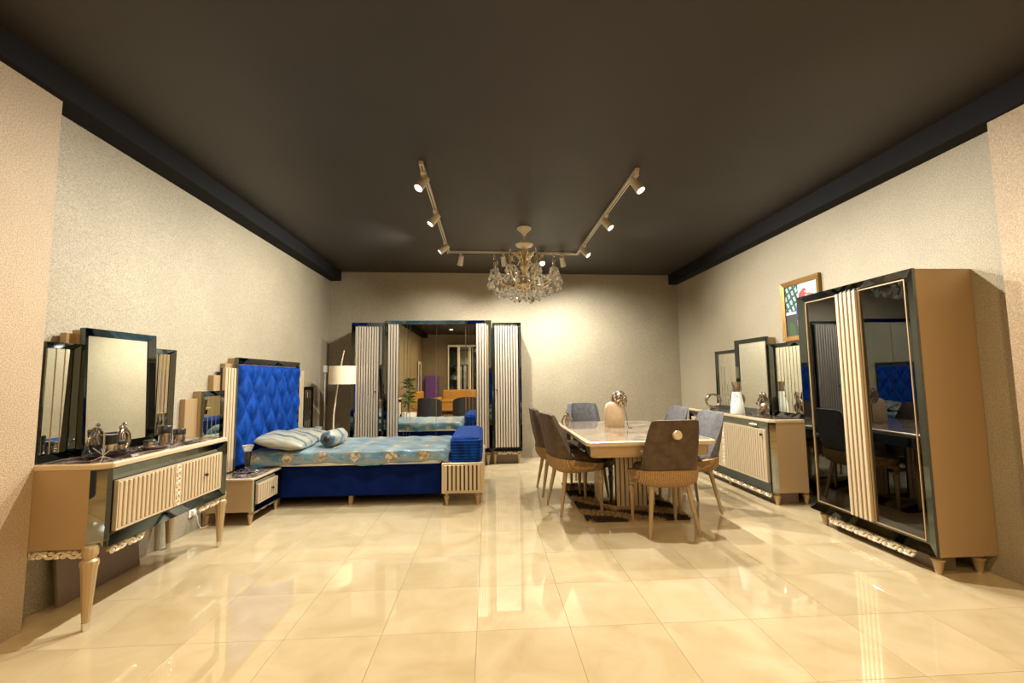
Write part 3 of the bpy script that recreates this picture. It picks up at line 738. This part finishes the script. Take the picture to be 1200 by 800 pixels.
for s in (0, 1):
    pts, rad = [], []
    for k in range(12):
        t = k/11; a = s*pi+t*pi*1.5
        pts.append((.030*cos(a), .030*sin(a), .015+.20*t)); rad.append(.034*(1-.45*abs(t-.35)) )
    o = MB().tube(pts, rad, 12).build('body', M['dsilver'], en, smooth=60)
    MB().ball((pts[-1][0], pts[-1][1], .235), .024, .022, .028).build('head', M['dsilver'], o, smooth=60)
    MB().tube([pts[8], (pts[8][0]*2.2, pts[8][1]*2.2, .14), (pts[4][0]*2.0, pts[4][1]*2.0, .10)], [.012,.011,.009], 8).build('arm', M['dsilver'], o, smooth=60)
# ------------------------------------------------------------------ painting (right wall)
pa = thing('painting', 'gilt framed painting of a red parrot on the right wall above the sideboard', 'painting', (XR, 4.30, 1.66), R90)
W2, HP = .278, .635
MB().frame(-W2, W2, 0, HP, .045,.05,.05,-.035,-.022,0).build('picture_frame', M['frame_gold'], pa)
nx, nz = 48, 56
b = MB().grid(lambda u, v_: (-W2+.045+u*(2*W2-.09), -.012, .05+v_*(HP-.10)), nx, nz)
can = b.build('canvas', M['white'], pa)
def ell(u, v_, cx, cy, rx, ry, an=0):
    du, dv = u-cx, v_-cy; ca, sa = cos(R(an)), sin(R(an)); a = (du*ca+dv*sa)/rx; c = (-du*sa+dv*ca)/ry
    return a*a+c*c < 1
def paint(u, v_):
    c = (.50,.72,.72) if v_ > .42 else (.05,.055,.05)
    if v_ > .42 and sin(u*9+v_*2) > .35: c = (.72,.82,.80)
    if u < .42 and v_ > .48:                      # palm fronds
        c = (.02,.06,.05) if (sin(u*46+v_*22) > .1 or sin(v_*40-u*18) > .55) else (.45,.68,.66)
    if v_ <= .42 and ell(u,v_,.18,.12,.10,.16,20): c = (.05,.12,.03)
    if v_ < .3 and u > .62: c = (.28,.09,.05)
    if ell(u,v_,.42,.30,.055,.20,-6): c = (.45,.35,.18)
    if ell(u,v_,.44,.52,.10,.17,-12): c = (.10,.06,.38)
    if ell(u,v_,.44,.64,.075,.08,-20): c = (.75,.52,.03)
    if ell(u,v_,.53,.74,.10,.12,-25) or ell(u,v_,.60,.82,.085,.075): c = (.50,.05,.045)
    if ell(u,v_,.78,.75,.12,.028,-10): c = (.45,.16,.10)
    if ell(u,v_,.655,.82,.03,.025): c = (.75,.68,.6)
    return c
ca_ = can.data.color_attributes.new('paint', 'FLOAT_COLOR', 'CORNER')
for pl in can.data.polygons:
    i = pl.index % nx; j = pl.index // nx
    for li in pl.loop_indices: ca_.data[li].color = (*paint((i+.5)/nx, (j+.5)/nz), 1)
mm, nt, pp = new('painted canvas'); at = nt.nodes.new('ShaderNodeVertexColor'); at.layer_name = 'paint'; sc_ = nt.nodes.new('ShaderNodeVectorMath'); sc_.operation = 'SCALE'; sc_.inputs['Scale'].default_value = .6
nt.links.new(at.outputs[0], sc_.inputs[0]); nt.links.new(sc_.outputs[0], pp.inputs['Base Color']); pp.inputs['Roughness'].default_value = .6
can.data.materials[0] = mm
# ------------------------------------------------------------------ dining table
tb = thing('dining_table', 'rectangular champagne dining table with a glossy marble top on a slatted pedestal', 'table', (1.38, 4.50, 0), 0)
tw, tl = .56, .85
def rect(a, b_, c=.03): return [(-a+c,-b_),(a-c,-b_),(a,-b_+c),(a,b_-c),(a-c,b_),(-a+c,b_),(-a,b_-c),(-a,-b_+c)]
b = MB(); b.loft([[(x,y,z) for x,y in rect(a,c)] for a,c,z in ((tw-.03,tl-.03,.715),(tw-.005,tl-.005,.722),(tw,tl,.735),(tw,tl,.752),(tw-.015,tl-.015,.76))]); b.build('tabletop', M['slat'], tb)
MB().prism(rect(tw-.03, tl-.03), .76, .763).build('marble_top', M['tmarble'], tb)
b = MB(); b.loft([[(x,y,z) for x,y in rect(a,c)] for a,c,z in ((tw-.06,tl-.05,.62),(tw-.05,tl-.04,.64),(tw-.045,tl-.035,.715))]); b.build('apron', M['tan'], tb)
for s in (-1,1): MB().box(s*(tw-.047)-.004, s*(tw-.047)+.004, -tl+.09, tl-.09, .625, .714).build('apron_glass', M['black_glass'], tb)
c_ = carving(tb, -.10, .10, .695, -tl+.030, .05)
pw, pd = .25, .24
pol = [(-pw,-pd+.10),(-pw+.10,-pd),(pw-.10,-pd),(pw,-pd+.10),(pw,pd-.10),(pw-.10,pd),(-pw+.10,pd),(-pw,pd-.10)]
ped = MB().prism(pol, .06, .62).build('pedestal', M['groove'], tb)
b = MB().prism([(x*1.08,y*1.08) for x,y in pol], 0, .06); b.build('pedestal_base', M['tan'], tb, bevel=.006)
for k in range(8):
    (ax, ay), (bx, by) = pol[k], pol[(k+1)%8]
    ln = math.hypot(bx-ax, by-ay); ang = math.atan2(by-ay, bx-ax)
    nn = 1 if k % 2 == 0 else (7 if ln > .2 else 6)
    if nn == 1:
        o = MB().box(0.004, ln-.004, -.008, .0, .06, .62).build('corner_mirror', M['grey_mirror'], ped, loc=(ax,ay,0)); o.rotation_euler = (0,0,ang)
    else:
        p = ln/nn; first = None
        for q in range(nn):
            loc = (ax+cos(ang)*p*q, ay+sin(ang)*p*q, 0)
            if first is None: first = MB().box(p*.12, p*.88, -.02, 0, .06, .62).build('slat', M['slat'], ped, bevel=.004, loc=loc); first.rotation_euler = (0,0,ang)
            else: again(first, loc)
# rug
rg = thing('rug', 'dark brown shaggy rug with beige waves under the dining table', 'rug', (1.36, 4.66, 0), 0)
MB().box(-.47,.47,-.68,.70,0,.012).build('rug_backing', M['rug'], rg)
b = MB(); rr = random.Random(3)
for k in range(15000):
    x = rr.uniform(-.475,.475); y = rr.uniform(-.685,.705); a = rr.uniform(0,2*pi); h = rr.uniform(.016,.034); wq = .006
    lx, ly = rr.gauss(0,.012), rr.gauss(0,.012); dx, dy = wq*cos(a), wq*sin(a)
    b.v += [(x-dx,y-dy,.010),(x+dx,y+dy,.010),(x+lx,y+ly,.010+h)]; n0 = len(b.v); b.f.append((n0-3,n0-2,n0-1))
stuff(b.build('pile', M['rug'], rg))
# chairs (front faces local +y)
def se(a, W, D, e): return (W*math.copysign(abs(sin(a))**e, sin(a)), -D*math.copysign(abs(cos(a))**e, cos(a)))
def make_chair(label, loc, rz, m_in='brown'):
    t = thing('dining_chair', label, 'chair', loc, rz, 'chairs around the dining table')
    # lower bucket shell
    b = MB(); n = 40; rings = []
    for z, W, D in ((.385,.15,.15),(.39,.20,.20),(.405,.238,.23),(.43,.258,.25),(.465,.266,.258),(.50,.268,.26)):
        ring = []
        for i in range(n):
            x, y = se(2*pi*i/n, W, D, .6); k = (z-.385)/.115
            ring.append((x, y+.005, z + k*(.035*max(0,-y/.26) - .035*max(0,y/.26))))
        rings.append(ring)
    b.loft(rings); b.build('bucket_shell', M['herring'], t, smooth=60)
    # wrapped backrest
    nu, nv = 40, 14; outer, inner = [], []
    z0 = .505
    def pt(s, v_, off):
        a = s*R(84); x0, y0 = se(a, .232-off, .235-off, .40)
        xo_, yo_ = se(a, .232, .235, .40)
        tt = (yo_+.235)/.14
        top = 1-max(0, tt-.16)/.88; top = max(.06, top)
        e_ = max(0, abs(xo_)-.150)/.082; top -= .18*(1-math.sqrt(max(0, 1-e_*e_)))*max(0, 1-tt*1.6)
        z = z0 + (.945-z0)*top*v_ - (.012*(off/.05)*v_*0)
        zz = (z-z0)/.44
        taper = 1+.03*zz
        bulge = .012*sin(pi*min(1,zz))*(1 if off == 0 else -1)
        return (x0*taper, (y0)*(1-.02*zz) - .085*zz**1.15 - (bulge if y0 < 0 else 0), z)
    b = MB(); vv = []; 
    for off in (0, .055):
        for j in range(nv+1):
            for i in range(nu+1): vv.append(pt(-1+2*i/nu, j/nv, off))
    ff = []; N1 = (nu+1)*(nv+1)
    for k in (0, N1):
        for j in range(nv):
            for i in range(nu):
                q = k+j*(nu+1)+i; ff.append((q, q+1, q+nu+2, q+nu+1))
    for i in range(nu):
        ff.append((i, i+1, N1+i+1, N1+i)); q = nv*(nu+1)+i; ff.append((q, q+1, N1+q+1, N1+q))
    for j in range(nv):
        for i in (0, nu):
            q = j*(nu+1)+i; ff.append((q, q+nu+1, N1+q+nu+1, N1+q))
    b.add(vv, ff); bk = b.build('backrest', M[m_in], t, smooth=50, bevel=.006, seg=2)
    # seat cushion
    b = MB(); rings = []
    for z, q in ((.46,.88),(.475,.96),(.50,1.0),(.525,.98),(.545,.90),(.555,.7)):
        rings.append([(se(2*pi*i/36, .222*q, .235*q, .75)[0], se(2*pi*i/36, .222*q, .235*q, .75)[1]+.035, z-.02*max(0,se(2*pi*i/36,1,1,.75)[1])) for i in range(36)])
    b.loft(rings); b.build('seat', M[m_in], t, smooth=60)
    for s in (-1,1):
        MB().tube([(s*.15,-.14,.42),(s*.21,-.215,0)], [.023,.0125], 14).build('leg', M['leg'], t, smooth=40)
        b = MB(); b.lathe([(.020,.41),(.026,.39),(.026,.375),(.017,.365),(.024,.352),(.024,.34),(.017,.33),(.027,.315),(.028,.29),(.022,.27),(.012,0)], 16)
        b.build('leg', M['leg'], t, smooth=35, loc=(s*.20,.20,0))
    return t
ch = make_chair('brown dining chair with a round brass tag seen from behind at the near table end', (1.50, 3.78, 0), R(2))
tagp = MB(); tagp.M = Matrix.Translation((.0,-.328,.83)) @ Matrix.Rotation(R(79),4,'X') 
tg = tagp.lathe([(.036,-.02),(.036,.006),(.032,.010)], 24).build('back_tag', M['slat'], ch, smooth=40); part_label(tg, 'round champagne disc on the backrest')
base_ch = make_chair('brown dining chair on the left side of the table, nearer of the two', (.855, 4.42, 0), R(-80))
dup(base_ch, 'brown dining chair on the left side of the table, farther of the two', (.80, 5.08, 0), R(-88))
gc = make_chair('grey backed dining chair at the far end of the table', (1.31, 5.80, 0), R(180), 'grey')
dup(gc, 'grey inside dining chair on the right side of the table, nearer of the two', (1.975, 4.32, 0), R(94))
dup(gc, 'grey inside dining chair on the right side of the table, mostly hidden', (1.975, 5.08, 0), R(90))
# table decor
ZT = .763
vt = thing('vase', 'sand ceramic vase holding a pierced silver ball on the dining table', 'vase', (1.37, 4.72, ZT), 0)
b = MB(); rings = []
for z, a, c in ((0,.10,.05),(.01,.105,.055),(.12,.105,.055),(.20,.10,.05),(.245,.085,.042),(.262,.05,.03)):
    rings.append([(a*math.copysign(abs(cos(2*pi*i/28))**.7,cos(2*pi*i/28)), c*math.copysign(abs(sin(2*pi*i/28))**.7,sin(2*pi*i/28)), z) for i in range(28)])
b.loft(rings); b.build('body', M['ceramic'], vt, smooth=60)
b = MB(); cx, cz = .055, .29; first = None
bmi = bmesh.new(); bmesh.ops.create_icosphere(bmi, subdivisions=2, radius=1)
mb_ = bpy.data.meshes.new('pierced_ball'); bmi.to_mesh(mb_); bmi.free(); mb_.materials.append(M['dsilver'])
ob = bpy.data.objects.new('pierced_ball', mb_); C.objects.link(ob); ob.parent = vt; ob.location = (.06,0,.275); ob.scale = (.085,.055,.11)
wf = ob.modifiers.new('wire','WIREFRAME'); wf.thickness = .28; ob.modifiers.new('sub','SUBSURF').levels = 1
MB().tube([(.10,-.05,.20),(.115,-.07,.10),(.12,-.075,.03),(.125,-.085,.006),(.13,-.20,.006)], .003, 6).build('cord', M['black'], vt)
fg = thing('figurine', 'small burnished silver arched figurine at the far left corner of the dining table', 'figurine', (.95, 5.27, ZT), 0); fg.scale = (.8,.8,.72)
for s in (-1,1):
    MB().tube([(s*.075,0,.0),(s*.065,0,.05),(s*.04,0,.10),(s*.012,0,.135),(0,0,.15)], [.014,.016,.017,.014,.010], 10).build('arm', M['dsilver'], fg, smooth=60)
    MB().tube([(s*.02,0,.0),(s*.012,0,.05),(0,0,.11)], [.012,.014,.015], 8).build('leg', M['dsilver'], fg, smooth=60)
MB().ball((0,0,.165),.02).build('head', M['dsilver'], fg, smooth=60)
# ------------------------------------------------------------------ chandelier
cx, cy = .44, 4.99; cz = ceil_z(cx)
chn = thing('chandelier', 'gold crystal chandelier hanging from the ceiling above the dining area', 'chandelier', (cx, cy, 0), 0)
MB().lathe([(.085,cz),(.085,cz-.012),(.07,cz-.03),(.035,cz-.06),(.02,cz-.085),(.012,cz-.10)], 28).build('canopy', M['cream'], chn, smooth=40)
MB().tube([(0,0,cz-.08),(0,0,2.86)], .006, 8).build('rod', M['cream'], chn)
MB().lathe([(.03,2.875),(.10,2.868),(.105,2.855),(.09,2.838),(.04,2.825),(.03,2.80)], 32).build('plate', M['cream'], chn, smooth=40)
MB().lathe([(.03,2.81),(.035,2.78),(.02,2.74),(.045,2.66),(.06,2.60),(.035,2.54),(.025,2.48),(.055,2.42),(.07,2.38),(.04,2.33),(.012,2.29),(.02,2.27),(.004,2.25)], 20).build('column', M['gold'], chn, smooth=40)
N = 8; arm0 = None
for k in range(N):
    a = 2*pi*k/N+.25; rot = (0,0,a)
    if arm0 is None:
        arm0 = MB().tube([(.05,0,2.42),(.12,0,2.36),(.21,0,2.35),(.30,0,2.39),(.355,0,2.47),(.365,0,2.52)], .009, 8).build('arm', M['gold'], chn, smooth=60)
        sc0 = MB().tube([(.03,0,2.62),(.07,0,2.70),(.12,0,2.76),(.165,0,2.74),(.165,0,2.69),(.135,0,2.68)], .007, 8).build('scroll', M['gold'], chn, smooth=60)
        pan0 = MB().lathe([(.012,2.505),(.05,2.522),(.055,2.532),(.045,2.53),(.014,2.525)], 16, (.365,0)).build('drip_pan', M['crystal'], arm0, smooth=40)
        can0 = MB().lathe([(.014,2.53),(.014,2.62),(.011,2.625)], 12, (.365,0)).build('candle', M['gold'], arm0, smooth=40)
        bul0 = MB().lathe([(.010,2.625),(.017,2.65),(.016,2.67),(.006,2.705),(.001,2.72)], 12, (.365,0)).build('bulb', M['glass'], arm0, smooth=60)
        arm0.rotation_euler = rot; sc0.rotation_euler = rot
    else:
        a1 = again(arm0, (0,0,0), rot); again(sc0, (0,0,0), rot)
        for q in (pan0, can0, bul0): again(q, (0,0,0), None, a1)
def drop_mesh(L, r): return MB().lathe([(.0015,0),(.003,-L*.1),(r,-L*.62),(r*.75,-L*.85),(.0015,-L)], 7)
d_clear = d_smoke = ball0 = None; rr = random.Random(11)
def hang(x, y, z, smoky=False):
    global d_clear, d_smoke
    src = d_smoke if smoky else d_clear
    if src is None:
        o = drop_mesh(.085,.022).build('crystal_drop', M['smoky_crystal' if smoky else 'crystal'], chn, loc=(x,y,z))
        if smoky: d_smoke = o
        else: d_clear = o
    else:
        o = again(src, (x,y,z))
    s = rr.uniform(.75,1.2); o.scale = (s,s,s); o.rotation_euler = (0,0,rr.uniform(0,6))
for ring, (r0, z0_, n) in enumerate(((.44,2.44,24),(.40,2.40,24),(.33,2.35,24),(.25,2.32,18),(.17,2.29,14),(.09,2.27,8))):
    for k in range(n):
        a = 2*pi*k/n+ring*.13
        hang(r0*cos(a)*rr.uniform(.95,1.03), r0*sin(a)*rr.uniform(.95,1.03), z0_+rr.uniform(-.03,.03), rr.random() < .15)
for k in range(N):
    a = 2*pi*k/N+.25
    for q in range(5):
        b2 = 2*pi*q/5
        hang(.365*cos(a)+.05*cos(b2), .365*sin(a)+.05*sin(b2), 2.52, rr.random() < .1)
bead = MB()
for k in range(N):
    a = 2*pi*k/N+.25
    for s in (-1, 1):
        a2 = a+s*pi/N
        for q in range(12):
            t = q/11; r = .365-.02*sin(pi*t); an = a+(a2-a)*t; z = 2.50-.10*sin(pi*t/2)
            bead.ball((r*cos(an), r*sin(an), z), .009, None, None, 6, 4)
    for q in range(16):
        t = q/15; r = .06+.30*t; bead.ball((r*cos(a+.2), r*sin(a+.2), 2.66-.16*t-.10*sin(pi*t)), .008, None, None, 6, 4)
stuff(bead.build('bead_strings', M['crystal'], chn, smooth=80))
# ------------------------------------------------------------------ lighting track and spotlights
tr = thing('lighting_track', 'ivory three sided lighting track on the dark ceiling around the chandelier', 'track', (0,0,0), 0)
ZT2 = lambda x: ceil_z(x)-.028
def rail(p, q):
    d = (Vector(q)-Vector(p)).normalized(); 
    b = MB(); n = Vector((-d.y, d.x, 0))*.017
    P, Q = Vector(p), Vector(q)
    vv = []
    for e in (P, Q):
        for s, z in ((-1,-.03),(1,-.03),(1,.0),(-1,.0)): vv.append(tuple(e+n*s+Vector((0,0,z))))
    b.add(vv, [(0,1,2,3),(7,6,5,4),(0,4,5,1),(1,5,6,2),(2,6,7,3),(3,7,4,0)]); return b
for p, q in (((-.53,3.44),(-.53,5.985)),((-.55,5.97),(1.27,5.97)),((1.27,3.47),(1.27,5.985))):
    o = rail((*p, ceil_z(p[0])), (*q, ceil_z(q[0]))).build('rail', M['track'], tr)
    mid = Vector(((p[0]+q[0])/2,(p[1]+q[1])/2,0)); 
    hx, hy = abs(q[0]-p[0])/2-.02, abs(q[1]-p[1])/2-.02
    MB().box(mid.x-max(hx,.005), mid.x+max(hx,.005), mid.y-max(hy,.005), mid.y+max(hy,.005), ceil_z(mid.x)-.0315-(.004 if hx > hy else 0), ceil_z(mid.x)-.026).build('slot', M['groove'], o)
def spot(label, loc, target, power, color, angle=140, lit=True, group='spotlights on the lighting track'):
    x, y = loc; zt = ceil_z(x)-.03
    t = thing('spotlight', label, 'spotlight', (x, y, zt), 0, group)
    MB().box(-.02,.02,-.045,.045,-.03,0).build('adapter', M['track'], t, bevel=.004)
    piv = Vector((0,0,-.085)); MB().tube([(0,0,-.028),tuple(piv)], .011, 10).build('stem', M['track'], t)
    d = (Vector(target) - (Vector((x,y,zt))+piv)).normalized()
    rot = d.to_track_quat('Z', 'Y').to_matrix().to_4x4()
    b = MB(); b.M = Matrix.Translation(piv) @ rot
    b.lathe([(.028,-.055),(.033,-.05),(.034,.0),(.040,.075),(.040,.085),(.034,.085),(.030,.07)], 20); b.build('lamp_head', M['track'], t, smooth=35)
    b = MB(); b.M = Matrix.Translation(piv) @ rot; b.lathe([(.034,.072),(.034,.076)], 20); b.build('lens', M['lens'], t)
    tip = Vector((x,y,zt))+piv+d*.10
    kelvin_spot('spotlight_beam', tip, target, power, color, angle, 1.0)
spot('left track spotlight nearest the camera', (-.53,3.58), (-2.1,2.2,.0), P_SPOT*1.15, COOL)
spot('middle spotlight of the left track rail', (-.53,4.42), (-2.4,3.9,.5), P_SPOT, COOL)
spot('left rail spotlight closest to the back track corner', (-.53,5.45), (-2.6,5.25,1.3), P_SPOT, COOL)
spot('right track spotlight nearest the camera', (1.27,3.53), (2.7,2.2,.0), P_SPOT*1.15, COOL)
spot('middle spotlight of the right track rail', (1.27,4.47), (3.05,3.3,.4), P_SPOT, COOL)
spot('right rail spotlight closest to the back track corner', (1.27,5.52), (3.2,4.2,.5), P_SPOT, COOL)
spot('back rail spotlight left of the chandelier, farther from it', (-.36,5.97), (-.9,7.1,.8), P_SPOT*.7, COOL, 120)
spot('back rail spotlight left of the chandelier, closer to it', (.23,5.97), (.75,7.2,.7), P_SPOT*1.15, COOL, 120)
spot('bright back rail spotlight facing the camera right of the chandelier', (.77,5.97), (.75,3.2,.0), P_SPOT, COOL, 95)
spot('back rail spotlight right of the chandelier, near the right track corner', (1.06,5.97), (1.75,7.2,.8), P_SPOT*1.25, COOL, 120)
# ceiling downlights over the near part of the showroom
def downlight(label, x, y, power, tgt=None, angle=165):
    z = ceil_z(x)
    t = thing('downlight', label, 'downlight', (x, y, z), 0, 'ceiling downlights behind the camera')
    MB().lathe([(.09,0),(.09,-.012),(.07,-.018),(.065,-.010)], 24).build('trim_ring', M['track'], t, smooth=40)
    MB().lathe([(.066,-.008),(.066,-.012)], 24).build('diffuser', M['lens'], t)
    kelvin_spot('downlight_beam', (x, y, z-.03), tgt or (x, y, 0), power, WARM, angle, .6, .06)
k = 0
for x, nx_ in ((-1.3,'left'), (.35,'middle'), (2.0,'right')):
    for y, ny_ in ((1.2,'nearest the track'), (-.6,'above the camera'), (-2.4,'by the sofa')):
        downlight('round ceiling downlight in the %s row %s' % (nx_, ny_), x, y, P_DOWN)
# ------------------------------------------------------------------ the sofa corner behind the camera (seen in the wardrobe mirrors)
def make_sofa(label, loc, rz, w_):
    t = thing('sofa', label, 'sofa', loc, rz)
    h = w_/2-.2
    MB().box(-h,h,-.45,.40,.12,.42).build('seat_base', M['sofa'], t, bevel=.04, seg=3)
    MB().box(-h,h,.16,.42,.42,.88).build('backrest', M['sofa'], t, bevel=.06, seg=3)
    for s in (-1,1): MB().box(s*(h+.1)-.1,s*(h+.1)+.1,-.45,.42,.12,.62).build('armrest', M['sofa'], t, bevel=.05, seg=3)
    n = 3 if w_ > 2 else 2
    for k in range(n): MB().box(-h+2*h*k/n+.005,-h+2*h*(k+1)/n-.005,-.46,.14,.42,.54).build('seat_cushion', M['sofa'], t, bevel=.05, seg=3)
    for sx in (-1,1):
        for sy in (-.38,.33): MB().lathe([(.03,.12),(.02,0)],10,(sx*h,sy)).build('leg', M['knob'], t)
    return t
make_sofa('mustard sofa against the far showroom wall, reflected in the wardrobe mirrors', (-.82, -3.34, 0), R(180), 2.2)
make_sofa('mustard loveseat along the left wall, reflected in the wardrobe mirrors', (-2.12, -1.90, 0), R(90), 1.7)
ac_ = thing('accent_chair', 'purple high backed chair in the far left corner, reflected in the wardrobe mirrors', 'chair', (-2.2, -3.9, 0), R(180))
MB().box(-.28,.28,-.28,.26,.30,.46).build('seat', M['purple'], ac_, bevel=.04, seg=3)
MB().box(-.28,.28,.16,.28,.46,1.42).build('backrest', M['purple'], ac_, bevel=.05, seg=3)
for sx in (-1,1):
    for sy in (-1,1): MB().lathe([(.022,.30),(.014,0)],10,(sx*.22,sy*.2)).build('leg', M['knob'], ac_)
wm = thing('standing_mirror', 'white framed standing mirror at the left wall, reflected in the wardrobe mirrors', 'mirror', (-2.55, -3.2, 0), L90)
MB().frame(-.32,.32,.0,1.95,.10,.10,.10,-.035,-.025,.0).build('mirror_frame', M['white'], wm)
MB().box(-.22,.22,-.02,-.01,.10,1.85).build('mirror_glass', M['mirror'], wm)
def arm_chair(label, loc, rz):
    t = thing('armchair', label, 'armchair', loc, rz, 'armchairs before the sofa')
    b = MB(); vv = []; ff = []; nu = 28
    for off in (0,.09):
        for j in range(9):
            for i in range(nu+1):
                a = (-1+2*i/nu)*R(125); x, y = se(a, .36-off, .36-off, .8); z = .14+(.60*(1-.35*max(0,(y+.36)/.72)))*j/8
                vv.append((x, y, z))
    N1 = (nu+1)*9
    for kk in (0,N1):
        for j in range(8):
            for i in range(nu): q = kk+j*(nu+1)+i; ff.append((q,q+1,q+nu+2,q+nu+1))
    for i in range(nu):
        ff.append((i,i+1,N1+i+1,N1+i)); q = 8*(nu+1)+i; ff.append((q,q+1,N1+q+1,N1+q))
    for j in range(8):
        for i in (0,nu): q = j*(nu+1)+i; ff.append((q,q+nu+1,N1+q+nu+1,N1+q))
    b.add(vv,ff).build('backrest', M['armchair'], t, smooth=50, bevel=.02, seg=2)
    b = MB(); b.loft([[(*se(2*pi*i/28,.27*q,.30*q,.75),z) for i in range(28)] for z,q in ((.14,.95),(.38,1),(.44,.96),(.46,.8))]); b.build('seat', M['armchair'], t, smooth=50)
    for sx in (-1,1):
        for sy in (-1,1): MB().tube([(sx*.2,sy*.2,.16),(sx*.24,sy*.24,0)],.012,8).build('leg', M['gold'], t)
    return t
ac = arm_chair('charcoal tub armchair reflected left of centre in the wardrobe mirrors', (-1.80, -.45, 0), R(190))
dup(ac, 'charcoal tub armchair reflected right of centre in the wardrobe mirrors', (-.75, -.75, 0), R(160))
pt_ = thing('potted_plant', 'tall leafy potted plant reflected at the left in the wardrobe mirrors', 'plant', (-2.25, .65, 0), 0)
MB().lathe([(.16,0),(.20,.02),(.23,.36),(.21,.36),(.20,.33)], 24).build('pot', M['white'], pt_, smooth=40)
MB().tube([(0,0,.3),(.02,0,.8),(0,.02,1.2)], .015, 8).build('stem', M['leaf'], pt_)
rr = random.Random(5); lf0 = None
for k in range(70):
    a = rr.uniform(0,2*pi); z = rr.uniform(.5,1.3); e = rr.uniform(-.5,.7); s = rr.uniform(.5,.85)
    if lf0 is None:
        lf0 = MB().add([(0,0,0),(.10,-.045,.02),(.22,-.05,.03),(.36,0,-.02),(.22,.05,.03),(.10,.045,.02),(.2,0,.0)],[(0,1,6),(1,2,6),(2,3,6),(3,4,6),(4,5,6),(5,0,6)]).build('leaf', M['leaf'], pt_, smooth=180)
        lf0.location = (0,0,z); lf0.rotation_euler = (0,-e,a)
    else:
        o = again(lf0, (0,0,z), (0,-e,a)); o.scale = (s,s,s)
mw = thing('panel_wardrobe', 'white framed mirrored wardrobe reflected at the right in the wardrobe mirrors', 'wardrobe', (-.70, -4.04, 0), R(180))
MB().box(-.85,.85,-.2,.25,.0,2.62).build('body', M['white'], mw)
for k in range(4):
    a = -.85+k*.425
    d_o = MB().box(a+.005,a+.42,-.225,-.2,.06,2.58).build('door', M['white'], mw)
    MB().box(a+.05,a+.375,-.232,-.224,.10,2.54).build('pane', M['mirror'] if k % 2 == 0 else M['black_glass'], d_o)
